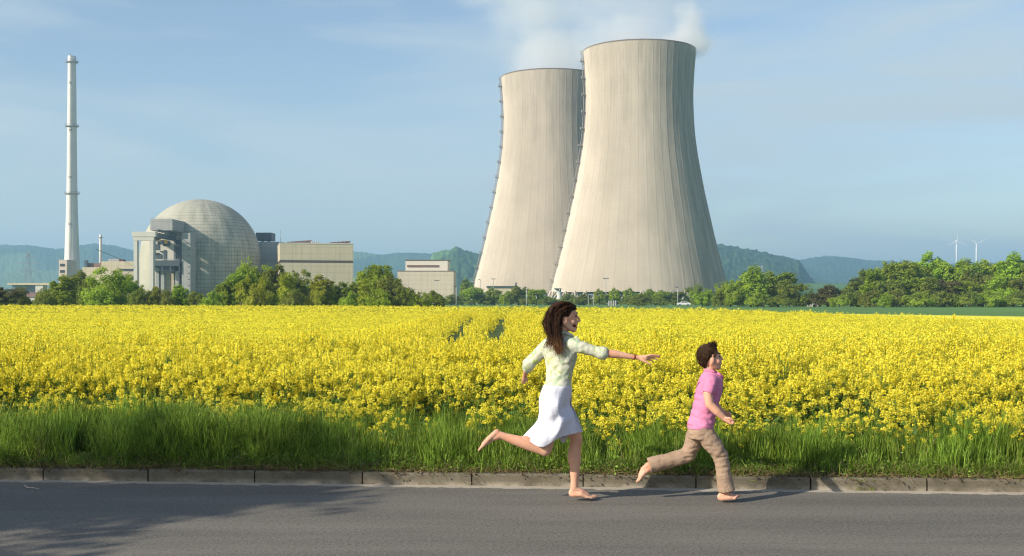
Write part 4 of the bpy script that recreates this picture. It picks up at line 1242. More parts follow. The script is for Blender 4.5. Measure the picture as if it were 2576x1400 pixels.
class PB:
    """fast polygon pile with material indices (quads)"""
    def __init__(s): s.V = []; s.F = []; s.M = []; s.n = 0
    def quads(s, V, mi):
        k = len(V) // 4
        s.V.append(V); s.F.append(np.arange(k * 4).reshape(k, 4) + s.n); s.M.append(np.full(k, mi)); s.n += len(V)
    def mesh(s, name):
        me = mesh_np(name, np.concatenate(s.V), np.concatenate(s.F))
        M = np.concatenate(s.M).astype(np.int32)
        me.polygons.foreach_set('material_index', M[:len(me.polygons)])
        return me
def rand_quads(r, P, s, up=.3, asp=.75):
    n = len(P)
    nn = r.normal(size=(n, 3)) + np.array([0, 0, up]); nn /= np.linalg.norm(nn, axis=1)[:, None]
    t1 = np.cross(nn, r.normal(size=(n, 3))); t1 /= np.linalg.norm(t1, axis=1)[:, None]; t2 = np.cross(nn, t1)
    s = np.asarray(s).reshape(-1, 1) * np.ones((n, 1))
    return np.stack([P - t1 * s, P - t2 * s * asp, P + t1 * s, P + t2 * s * asp], 1).reshape(-1, 3)
def ribbon(a, b, w, r):
    a = np.array(a, float); b = np.array(b, float); d = b - a; d /= np.linalg.norm(d) + 1e-9
    out = []
    u = np.cross(d, r.normal(size=3)); u /= np.linalg.norm(u); v = np.cross(d, u)
    for q in (u, v):
        out += [a - q * w, a + q * w, b + q * w * .6, b - q * w * .6]
    return np.array(out)
def raceme(pb, r, top, h, rad, n, s, up=.5):
    """flower head: a loose dome-topped column of open flowers with green-yellow buds on top"""
    t = r.uniform(0, 1, n); a = r.uniform(0, 2 * math.pi, n)
    rr = rad * (.45 + .75 * np.sqrt(np.clip(1 - (t * 1.02) ** 2.4, 0, 1))) * r.uniform(.55, 1.1, n)
    P = np.stack([rr * np.cos(a), rr * np.sin(a), (t - 1) * h], 1) + np.array(top)
    pb.quads(rand_quads(r, P, s * r.uniform(.7, 1.2, n), up, .9), 1)
    k = max(3, n // 7)
    a = r.uniform(0, 6.28, k)
    P = np.stack([rad * .35 * np.cos(a) * r.rand(k), rad * .35 * np.sin(a) * r.rand(k), r.uniform(-.005, .022, k)], 1) + np.array(top)
    pb.quads(rand_quads(r, P, s * .55), 3)
def rape_plant(seed, H, nbr, low):
    r = np.random.RandomState(seed); pb = PB()
    lean = r.normal(size=2) * .05
    def stem(t): return np.array([lean[0] * t, lean[1] * t, H * t])
    pb.quads(ribbon(stem(0), stem(.55), .0055, r), 0); pb.quads(ribbon(stem(.55), stem(.97), .004, r), 0)
    raceme(pb, r, stem(1), r.uniform(.08, .14), r.uniform(.024, .031), 66, .0105)
    for k in range(nbr):
        t0 = r.uniform(low, .8); a = r.uniform(0, 6.28)
        ln = r.uniform(.10, .26); e = stem(t0) + np.array([math.cos(a) * ln, math.sin(a) * ln, r.uniform(.12, .34) * H])
        e[2] = min(e[2], H * r.uniform(.84, .99))
        m = (stem(t0) + e) / 2 + np.array([math.cos(a), math.sin(a), -.3]) * .03
        pb.quads(ribbon(stem(t0), m, .003, r), 0); pb.quads(ribbon(m, e, .0025, r), 0)
        raceme(pb, r, e, r.uniform(.05, .11), r.uniform(.019, .029), int(r.uniform(34, 54)), .0102)
        # young pods below the flowers
        P = e + np.stack([r.normal(size=5) * .012, r.normal(size=5) * .012, -r.uniform(.1, .22, 5)], 1)
        pb.quads(rand_quads(r, P, .018, 0, .12), 0)
    nl = 9
    z = r.uniform(.08, .72, nl) * H; a = r.uniform(0, 6.28, nl)
    P = np.stack([np.cos(a) * .05, np.sin(a) * .05, z], 1)
    pb.quads(rand_quads(r, P, r.uniform(.04, .08, nl), .6, .38), 2)
    return pb.mesh('rape_plant')
near = [(rape_plant(100 + i, 1.02 + .03 * (i % 3), [12, 14, 11, 13, 15, 10, 13, 12, 14][i], .35 if i < 6 else .22), [M_stem, M_petal, M_rleaf, M_bud]) for i in range(9)]
def low_plant(seed):           # green edge plants with few flowers
    r = np.random.RandomState(seed); pb = PB(); H = .8
    for k in range(6):
        b = r.normal(size=3) * .04; b[2] = 0; e = np.array([r.normal() * .14, r.normal() * .14, H * r.uniform(.6, 1)])
        pb.quads(ribbon(b, e, .004, r), 0)
        if k < 2: raceme(pb, r, e, .06, .02, 16, .011)
        P = b + (e - b) * r.uniform(.2, 1, (12, 1)) + r.normal(size=(12, 3)) * .03
        pb.quads(rand_quads(r, P, r.uniform(.015, .05, 12), .6, .3), 2)
    return pb.mesh('rape_green')
near += [(low_plant(140 + i), [M_stem, M_petal, M_rleaf, M_bud]) for i in range(3)]
def patch(seed, S, nr_, s, nfl, hh):
    """a square of crop top seen from afar"""
    r = np.random.RandomState(seed); pb = PB()
    for k in range(nr_):
        x, y = r.uniform(-S / 2, S / 2, 2); z = .95 + r.normal() * .020 + (.12 if r.rand() < .02 else 0)
        raceme(pb, r, (x, y, z + .1), hh, .036 if S < 2 else .07, nfl, s, 2.4)
        if r.rand() < .4: pb.quads(ribbon((x, y, z - .5), (x, y, z), .006, r), 0)
    return pb.mesh('rape_patch')
mid = [(patch(200 + i, 1.4, 190, .0125, 34, .10), [M_stem, M_petalfar, M_rleaf, M_bud]) for i in range(6)]
far = [(patch(230 + i, 3.0, 420, .03, 16, .14), [M_stem, M_petalfar, M_rleaf, M_bud]) for i in range(4)]

CT = [(11.0, .60), (12.2, .80), (12.9, .91), (14, .985), (16, 1.04), (22, 1.10), (35, 1.16), (60, 1.19), (100, 1.23)]
def ztop(y): return float(np.interp(y, [q[0] for q in CT], [q[1] for q in CT]))
def base_z(y): return .085 + .10 * max(0.0, min(1.0, (y - 18) / 45))
def edge_far(x_over_d):
    """distance of the far field edge as a function of viewing direction"""
    xp = 1288 + x_over_d * 2945.2
    pts = [(-400, 100), (0, 98), (900, 88), (1288, 75), (1500, 68), (1800, 56), (2000, 45), (2200, 37), (2400, 32.5), (2576, 29), (2900, 25)]
    return float(np.interp(xp, [p[0] for p in pts], [p[1] for p in pts]))
def front(x):       # front edge of the crop
    return kY(x) + 1.22 - .22 * max(0, min(1, (x + .5) / 1.5)) + .10 * mnoise.noise((x * .9, 0, 3)) + (.30 if x < -1.6 else 0) * min(1, (-1.6 - x) / 1.2 if x < -1.6 else 0)
TR = [(-.34, 17.3, 50), (-1.02, 17.6, 43)]
def in_track(x, y, w=.29):
    for tx, a, b in TR:
        if a < y < b and abs(x - tx - .02 * math.sin(y * .8) + (.015 * (y - 18) if tx < -.5 else .0)) < w: return True
    return False
pts = []; rot = []; scl = []; idx = []
rr_ = np.random.RandomState(77)
def addp(x, y, z, s, i, tilt=.06, sz=None):
    pts.append((x, y, z)); rot.append((rr_.normal() * tilt, rr_.normal() * tilt, rr_.uniform(0, 6.283)))
    scl.append((s, s, s if sz is None else sz)); idx.append(i)
# near plants
Y = 11.2
while Y < 17.0:
    hw = .46 * Y + 2.2
    den = 31 if Y < 14.5 else 30
    for _ in range(int(.25 * 2 * hw * den)):
        x = rr_.uniform(-hw, hw); y = Y + rr_.uniform(0, .25)
        fr = front(x)
        if y < fr or y > edge_far(x / y): continue
        if in_track(x, y): continue
        dd = y - fr
        hs = (ztop(y + (10.347 - kY(x)) * .6) - .085) / 1.03 * (.80 + .20 * min(1, dd / .8))
        patchy = mnoise.noise((x * .55, y * .55, 8))
        if dd < .8 and patchy > .22 and rr_.rand() < .6: continue
        hs *= 1 + .10 * mnoise.noise((x * .6, y * .6, 1)) + rr_.normal() * .055
        if rr_.rand() < .05: hs *= 1.2
        i = int(rr_.randint(0, 9))
        if dd < .5: i = int(rr_.choice([6, 7, 8, 9, 10, 11] if x > -2 else [7, 9, 10, 11, 10, 11]))
        s = hs
        addp(x, y, .085, .92 if dd > .5 else .85, i, .07, s)
    Y += .25
# self-sown low plants straying out into the verge
for _ in range(150):
    x = rr_.uniform(-7, 7); fr = front(x); y = fr - abs(rr_.normal()) * .22 - .02
    if y < kY(x) + .55: continue
    addp(x, y, .085, .75, int(rr_.choice([6, 7, 8, 10])), .12, rr_.uniform(.38, .58))
# plants along the tramlines, farther out
Y = 17.0
while Y < 47:
    for _ in range(int(.25 * 3.3 * 24)):
        x = rr_.uniform(-2.3, .75); y = Y + rr_.uniform(0, .25)
        if in_track(x, y): continue
        addp(x, y, .085, .9, int(rr_.randint(0, 9)), .05, (ztop(y) - .085) / 1.03 * (1 + rr_.normal() * .04))
    Y += .25
# middle distance
Y = 16.4
while Y < 46:
    hw = .47 * Y + 3
    for x in np.arange(-hw, hw, 1.05):
        xx = x + rr_.uniform(-.3, .3); yy = Y + rr_.uniform(-.3, .3)
        if yy > edge_far(xx / yy): continue
        if -2.7 < xx < 1.1 and yy < 47: continue
        addp(xx, yy, ztop(yy) - 1.075 + .05 * mnoise.noise((xx * .3, yy * .3, 2)), 1.0, 12 + int(rr_.randint(0, 6)), .015)
    Y += 1.05
Y = 45.5
while Y < 101:
    hw = .48 * Y + 5
    for x in np.arange(-hw, hw, 2.3):
        xx = x + rr_.uniform(-.6, .6); yy = Y + rr_.uniform(-.6, .6)
        if yy > edge_far(xx / yy): continue
        addp(xx, yy, ztop(yy) - 1.075 + .05 * mnoise.noise((xx * .3, yy * .3, 2)), 1.0, 18 + int(rr_.randint(0, 4)), .01)
    Y += 2.3
scatter('rapeseed_crop', 'field of rapeseed in full yellow flower behind the grass verge', 'rapeseed', near + mid + far, pts, rot, scl, idx)
print('crop instances', len(pts))

# the leafy understorey that closes the crop from below
def under():
    V = []; F = []
    rows = []
    ys = [0.0, .5, 1.2, 2.2, 4, 7, 11] + list(np.linspace(16, 90, 20))
    xs = np.linspace(-1, 1, 60)
    for j, o in enumerate(ys):
        for q in xs:
            y0 = 12.6 + o; x = q * (.49 * y0 + 5)
            y = front(max(-8, min(8, x))) + .55 + o if j < 3 else y0
            e = edge_far(x / max(y, 1)); y = min(y, e)
            z = .09 if j == 0 else (.35 if j == 1 else (.55 if j == 2 else (.62 if j < 6 else ztop(y) - .20)))
            V.append((x, y, z + .03 * mnoise.noise((x, y, 4))))
    n = len(xs)
    for j in range(len(ys) - 1):
        for i in range(n - 1): F.append((j*n+i, j*n+i+1, (j+1)*n+i+1, (j+1)*n+i))
    b = len(V)
    for i in range(n): V.append((V[(len(ys)-1)*n+i][0], V[(len(ys)-1)*n+i][1] + .05, .0))
    for i in range(n - 1): F.append(((len(ys)-1)*n+i, (len(ys)-1)*n+i+1, b+i+1, b+i))
    t = NT('understorey'); v = t.coord('Object')
    y = t.sep(v)[1]
    f = t.noise(v, 5, 4, .7)
    c1 = t.ramp(f, [(.35, (.03, .05, .01)), (.65, (.09, .14, .025))])
    c2 = t.ramp(f, [(.35, (.70, .63, .035)), (.65, (.88, .80, .06))])
    xx = t.sep(v)[0]
    far_ = t.ramp(t.math('MULTIPLY', t.math('SUBTRACT', y, 14.5), .25), [(0, 0.0), (1, 1.0)])
    lane = t.math('MULTIPLY', t.math('LESS_THAN', t.math('ABSOLUTE', t.math('ADD', xx, .75)), 1.35), t.math('LESS_THAN', y, 47.0))
    t.col(t.mix(t.math('MULTIPLY', far_, t.math('SUBTRACT', 1.0, lane)), c1, c2)).rough(.95)
    tag(link('crop_understorey', mesh_np('crop_understorey', V, F), t.m), 'dark leafy layer beneath the rapeseed flowers', 'rapeseed', kind='stuff')
under()

# ------------------------------------------------------------------ grass verge
M_gr = leafmat('grass_green', (.080, .155, .014), (.27, .385, .05), .4, 3.0, rough=.5, fine=12, rnd_amt=1.0)
M_gr2 = leafmat('grass_light', (.20, .32, .03), (.38, .50, .08), .4, 3.0, rough=.5, fine=12, rnd_amt=.5)
M_dry = leafmat('grass_dry', (.22, .17, .08), (.40, .32, .16), .2, 6.0)
M_lit = plain('leaf_litter', (.12, .075, .035), .95, .4, 12)
def tuft(seed, n, h, spread, bend, mats=(0,), w=.0035, heads=0):
    r = np.random.RandomState(seed); pb = PB()
    for k in range(n):
        a = r.uniform(0, 6.28); b = np.array([r.normal() * spread, r.normal() * spread, -.01]); hh = h * r.uniform(.55, 1.1); bd = bend * r.uniform(.2, 1.4) * hh
        dirn = np.array([math.cos(a), math.sin(a), 0]); sd = np.array([-math.sin(a), math.cos(a), 0])
        if r.rand() < .5: sd = np.array([1, r.normal() * .3, 0]); sd /= np.linalg.norm(sd)
        p = [b, b + np.array([0, 0, hh * .45]) + dirn * bd * .15, b + np.array([0, 0, hh * .8]) + dirn * bd * .5, b + np.array([0, 0, hh * (1 - .3 * min(1, bend))]) + dirn * bd]
        ws = [w, w * .9, w * .6, w * .1]
        q = []
        for i in range(3): q += [p[i] - sd * ws[i], p[i] + sd * ws[i], p[i+1] + sd * ws[i+1], p[i+1] - sd * ws[i+1]]
        pb.quads(np.array(q), mats[r.randint(len(mats))])
        if k < heads:
            P = p[3] + dirn * r.uniform(-.03, .03, (14, 1)) + np.stack([r.normal(size=14) * .004, r.normal(size=14) * .004, -r.uniform(0, .07, 14)], 1)
            pb.quads(rand_quads(r, P, .006, 0, .4), 1)
    return pb.mesh('grass_tuft')
def weed(seed):
    r = np.random.RandomState(seed); pb = PB(); n = 60
    P = np.stack([r.normal(size=n) * .06, r.normal(size=n) * .05, np.abs(r.normal(size=n)) * .06], 1)
    pb.quads(rand_quads(r, P, r.uniform(.006, .016, n), .8, .6), 0); 
    for k in range(10): pb.quads(ribbon((r.normal() * .03, r.normal() * .03, 0), (r.normal() * .1, r.normal() * .08, r.uniform(.04, .14)), .0018, r), 2 if k % 2 else 0)
    return pb.mesh('weed')
def litter(seed):
    r = np.random.RandomState(seed); pb = PB(); n = 70
    P = np.stack([r.normal(size=n) * .09, r.normal(size=n) * .04, np.abs(r.normal(size=n)) * .012], 1)
    pb.quads(rand_quads(r, P, r.uniform(.006, .018, n), 1.6, .4), 3)
    for k in range(22): 
        a = r.uniform(-.16, .16), r.normal() * .05, r.uniform(0, .03); b = (a[0] + r.normal() * .05, a[1] + r.normal() * .03, r.uniform(0, .05))
        pb.quads(ribbon(a, b, .0016, r), 2)
    return pb.mesh('litter')
GM = [M_gr, M_gr2, M_dry, M_lit]
gp = [(tuft(300 + i, 30, .52, .05, .20, (0, 0, 0, 1), w=.0042), GM) for i in range(5)]                    # 0-4 upright green
gp += [(tuft(320 + i, 30, .58, .05, .65, (0, 0, 1), heads=9), GM) for i in range(4)]      # 5-8 arching, seeding
gp += [(tuft(340 + i, 24, .17, .05, .8, (0, 0, 1, 2)), GM) for i in range(3)]          # 9-11 short edge grass
gp += [(weed(360 + i), GM) for i in range(3)]                                        # 12-14
gp += [(litter(380 + i), GM) for i in range(3)]                                      # 15-17
pts = []; rot = []; scl = []; idx = []
rr_ = np.random.RandomState(78)
for _ in range(5200):
    x = rr_.uniform(-8.2, 8.2); o = rr_.uniform(.17, 1.7)
    y = kY(x) + o
    left = max(0.0, min(1.0, (-.9 - x) / 1.2))
    hx = .84 + .34 * mnoise.noise((x * 1.3, o, 5)) + .22 * mnoise.noise((x * 4.0, o * 2, 6)) + .16 * left
    bump_ = math.exp(-((x + 3.0) / .75) ** 2); hx += .30 * bump_ * max(0, 1 - abs(o - .9))
    if rr_.rand() < .05: hx *= 1.35
    if o < .30: hx *= .42 + (o - .17) * 2.2
    elif o < .5: hx *= .72 + (o - .3) * 1.4
    if o > 1.25 + .35 * left and rr_.rand() < .55: continue
    gap = mnoise.noise((x * 1.6, o * .6, 15))
    if gap > .10 and rr_.rand() < .85: continue
    if bump_ > .3 and rr_.rand() < .55 and o < 1.2: i = 5 + int(rr_.randint(4))
    elif left > .2 and mnoise.noise((x * .9, 3.3, 25)) > -.05 and o < 1.0 and rr_.rand() < .42 * left: i = 5 + int(rr_.randint(4))
    else: i = int(rr_.randint(5))
    addp(x, y, .085, .9, i, .10, hx * .92)
for _ in range(260):      # dry stalks left from last year
    x = rr_.uniform(-8, 8); addp(x, kY(x) + rr_.uniform(.2, 1.3), .085, .8, 18, .25, rr_.uniform(.5, 1.1))
for _ in range(2600):
    x = rr_.uniform(-8, 8); o = .14 + abs(rr_.normal()) * .09
    addp(x, kY(x) + o, .088, rr_.uniform(.6, 1.05), 9 + int(rr_.randint(3)), .25, rr_.uniform(.35, .9))
for _ in range(1500):
    x = rr_.uniform(-8, 8); o = .13 + abs(rr_.normal()) * .13
    addp(x, kY(x) + o, .09, rr_.uniform(.6, 1.2), 12 + int(rr_.randint(3)), .2)
for _ in range(1300):
    x = rr_.uniform(-8, 8); o = .135 + abs(rr_.normal()) * .045
    addp(x, kY(x) + o, .098, rr_.uniform(.6, 1.1), 15 + int(rr_.randint(3)), .1)
# little tufts rooted in the kerb joint and gutter
for x, s in ((2.98, .7), (3.03, .55), (3.1, .6), (3.2, .4), (-4.05, .3)):
    addp(x, kY(x) - .012, .0, s * .45, 9 + int(rr_.randint(3)), .3)
gp.append((tuft(399, 4, .48, .05, .35, (2,), w=.0026), GM))
scatter('grass', 'tall green verge grass with dry litter between kerb and rapeseed', 'grass', gp, pts, rot, scl, idx)
print('grass instances', len(pts))

# white umbels in the grass at the left
pb = PB(); r = np.random.RandomState(9)
for cx, cy, cz in ((-2.53, 10.78, .20), (-2.46, 10.8, .225), (-2.36, 10.77, .215), (-2.42, 10.76, .18), (-2.27, 10.76, .17), (-2.5, 10.74, .16)):
    n = 26; P = np.stack([r.normal(size=n) * .012, r.normal(size=n) * .01, r.normal(size=n) * .004], 1) + np.array([cx, cy, cz])
    pb.quads(rand_quads(r, P, .004, 1.0), 0); pb.quads(ribbon((cx, cy, .08), (cx, cy, cz), .0012, r), 1)
me = pb.mesh('wildflower'); 
o = link('wildflower', me, [plain('umbel_white', (.7, .7, .62), .8), M_gr])
tag(o, 'small cluster of white wildflowers low in the grass left of centre', 'wildflower')
# ================================================================== PEOPLE
def skin_mat(name, c):
    t = NT(name); v = t.coord('Object')
    f = t.math('MULTIPLY_ADD', t.noise(v, 9, 4, .6), .6, t.math('MULTIPLY', t.noise(v, 34, 3, .7), .4))
    t.col(t.ramp(f, [(.36, tuple(q * k for q, k in zip(c, (.88, .72, .66)))), (.62, c)])).rough(.55).spec(.25)
    t.b.inputs['Subsurface Weight'].default_value = .12
    t.b.inputs['Subsurface Radius'].default_value = (.02, .008, .004)
    t.b.inputs['Subsurface Scale'].default_value = .5
    t.bump(t.noise(v, 60, 3, .6), .08, .002)
    return t.m
M_skin = skin_mat('skin_warm', (.66, .395, .27))
M_skinb = skin_mat('skin_fair', (.68, .40, .28))
M_eye = plain('eye_dark', (.03, .02, .015), .2, .05, 3, .6)
M_lip = plain('lips', (.45, .13, .11), .4, .1)
M_mouth = plain('mouth_inside', (.10, .015, .015), .6, .1)
M_teeth = plain('teeth', (.78, .75, .68), .3, .02)

class Fig:
    def __init__(s, d0): s.d0 = d0; s.k = d0 / 3000.0
    def P(s, x, y, dep=0.0):
        # figures are laid out in their own standing plane, scale of depth d0
        return Vector(((x - 1312) * s.k, s.d0 + dep, CAMZ - (y - 772) * s.k))
def capsule(mb, a, b, ra, rb, flat=1.0, fdir=None, n=16, ends=(True, True)):
    a = Vector(a); b = Vector(b); d = b - a; L = d.length
    if L < 1e-6: d = Vector((0, 0, 1)); L = 1e-6
    d.normalize()
    u = (Vector(fdir) - d * Vector(fdir).dot(d)).normalized() if fdir is not None else d.orthogonal().normalized()
    w = d.cross(u)
    rings = []
    if ends[0]:
        for k in range(1, 6):
            t = math.pi / 2 * k / 6; rings.append((a - d * ra * math.cos(t), ra * math.sin(t)))
    rings.append((a, ra)); rings.append((b, rb))
    if ends[1]:
        for k in range(5, 0, -1):
            t = math.pi / 2 * k / 6; rings.append((b + d * rb * math.cos(t), rb * math.sin(t)))
    vs = []
    for p, r in rings:
        for k in range(n):
            t = 2 * math.pi * k / n
            vs.append(p + u * math.cos(t) * r * flat + w * math.sin(t) * r)
    m = len(rings)
    fs = [(i*n+k, i*n+(k+1)%n, (i+1)*n+(k+1)%n, (i+1)*n+k) for i in range(m-1) for k in range(n)]
    fs += [tuple(range(n))[::-1], tuple(range((m-1)*n, m*n))]
    mb.add(vs, fs)
def ellipsoid(mb, c, rx, ry, rz, tilt=0.0):
    c = Vector(c); vs = []; fs = []; n = 20; m = 12
    ct, st = math.cos(tilt), math.sin(tilt)
    for i in range(1, m):
        p = math.pi * i / m
        for k in range(n):
            t = 2 * math.pi * k / n
            x, y, z = rx * math.sin(p) * math.cos(t), ry * math.sin(p) * math.sin(t), rz * math.cos(p)
            vs.append(c + Vector((x * ct + z * st, y, -x * st + z * ct)))
    M_ = m - 1
    fs = [(i*n+k, (i+1)*n+k, (i+1)*n+(k+1)%n, i*n+(k+1)%n) for i in range(M_-1) for k in range(n)]
    fs += [tuple(range(n)), tuple(range((M_-1)*n, M_*n))[::-1]]
    mb.add(vs, fs)
def chain(mb, F, pts, flat=1.0, fdir=None, n=16, ends=(True, True)):
    """pts: (x, y, dep, r_px)"""
    for i, (p, q) in enumerate(zip(pts[:-1], pts[1:])):
        e = (True if i else ends[0], True if i < len(pts) - 2 else ends[1])
        capsule(mb, F.P(*p[:3]), F.P(*q[:3]), p[3] * F.k, q[3] * F.k, flat, fdir, n, e)
def loft(mb, F, secs, dc=0.0, n=40, cap=True, twist=None):
    vs = []
    for j, (y, xl, xr, b) in enumerate(secs):
        if twist:
            ph = R_(float(np.interp(y, [q[0] for q in twist], [q[1] for q in twist]))); ra = float(np.interp(y, [q[0] for q in twist], [q[2] for q in twist]))
            cx, a = (xl + xr) / 2, (xr - xl) / 2
            L_ = a / math.sqrt(math.cos(ph) ** 2 + (ra * math.sin(ph)) ** 2); S_ = L_ * ra
            for k in range(n):
                t = 2 * math.pi * k / n
                u, v = L_ * math.cos(t), S_ * math.sin(t)
                vs.append(F.P(cx + u * math.cos(ph) + v * math.sin(ph), y, dc + (-u * math.sin(ph) + v * math.cos(ph)) * F.k))
            continue
        for k in range(n):
            t = 2 * math.pi * k / n
            cx, a = (xl + xr) / 2, (xr - xl) / 2
            vs.append(F.P(cx + a * math.cos(t), y, dc + b * math.sin(t)))
    m = len(secs)
    fs = [(i*n+k, i*n+(k+1)%n, (i+1)*n+(k+1)%n, (i+1)*n+k) for i in range(m-1) for k in range(n)]
    if cap: fs += [tuple(range(n))[::-1], tuple(range((m-1)*n, m*n))]
    mb.add(vs, fs)
def fuse(mb, name, voxel, smooth_it=6, fac=.5, deform=None):
    """one closed continuous surface grown over all the pieces"""
    me = mesh_np(name + '_raw', mb.v, mb.f)
    bm = bmesh.new(); bm.from_mesh(me)
    bmesh.ops.recalc_face_normals(bm, faces=bm.faces); bm.to_mesh(me); bm.free()
    o = bpy.data.objects.new('tmp_fuse', me); COL.objects.link(o)
    md = o.modifiers.new('r', 'REMESH'); md.mode = 'VOXEL'; md.voxel_size = voxel; md.adaptivity = 0
    ms = o.modifiers.new('s', 'SMOOTH'); ms.iterations = smooth_it; ms.factor = fac
    dg = bpy.context.evaluated_depsgraph_get(); dg.update()
    out = bpy.data.meshes.new_from_object(o.evaluated_get(dg))
    bpy.data.objects.remove(o); bpy.data.meshes.remove(me)
    out.name = name
    if deform: deform(out)
    out.polygons.foreach_set('use_smooth', np.ones(len(out.polygons), dtype=bool))
    return out
def wrinkle(me, fn):
    """push every vertex along its normal by fn(position)"""
    me.calc_loop_triangles() if False else None
    no = [v.normal.copy() for v in me.vertices]
    for v, n_ in zip(me.vertices, no):
        v.co += n_ * fn(v.co, n_)
def small(mb, name, mat, parent, smooth=True):
    o = mb.build(name, mat, parent, smooth); return o
def strands(mb, paths, n, r0, seed, spreadf, jit=.006):
    r = random.Random(seed)
    for _ in range(n):
        pa = r.choice(paths); off = Vector((r.gauss(0, 1), r.gauss(0, 1), r.gauss(0, 1)))
        ph = r.uniform(0, 6); fr = r.uniform(10, 22); am = r.uniform(.2, 1.0) * jit
        pts = []; rad = []; cut = r.uniform(.7, 1.0); m = 11
        for k in range(m):
            t = k / (m - 1) * cut; q = t * (len(pa) - 1); i = min(int(q), len(pa) - 2); f = q - i
            a, b = pa[i], pa[i + 1]
            p = a.lerp(b, f) + Vector((off.x * spreadf(t), off.y * spreadf(t) * 1.2, off.z * spreadf(t) * .6))
            p += Vector((math.sin(ph + fr * t), math.cos(ph * 1.3 + fr * t), 0)) * am * t
            pts.append(p); rad.append(r0 * (1.0 - .8 * (k / (m - 1)) ** 1.5) * 1.0)
        mb.tube(pts, rad, 4)

def hair_mat(name, c1, c2, tips=None, z0=0, z1=1):
    t = NT(name); v = t.coord('Object', (60, 60, 8))
    f = t.noise(v, 1.0, 3, .6)
    c = t.ramp(f, [(.35, c1), (.65, c2)])
    if tips:
        z = t.sep(t.coord('Object'))[2]
        mr = t.math('MULTIPLY', t.math('SUBTRACT', z1, z), 1 / (z1 - z0))
        c = t.mix(t.ramp(mr, [(.1, 0.0), (.9, .85)]), c, tips)
    t.col(c).rough(.6).spec(.1)
    return t.m

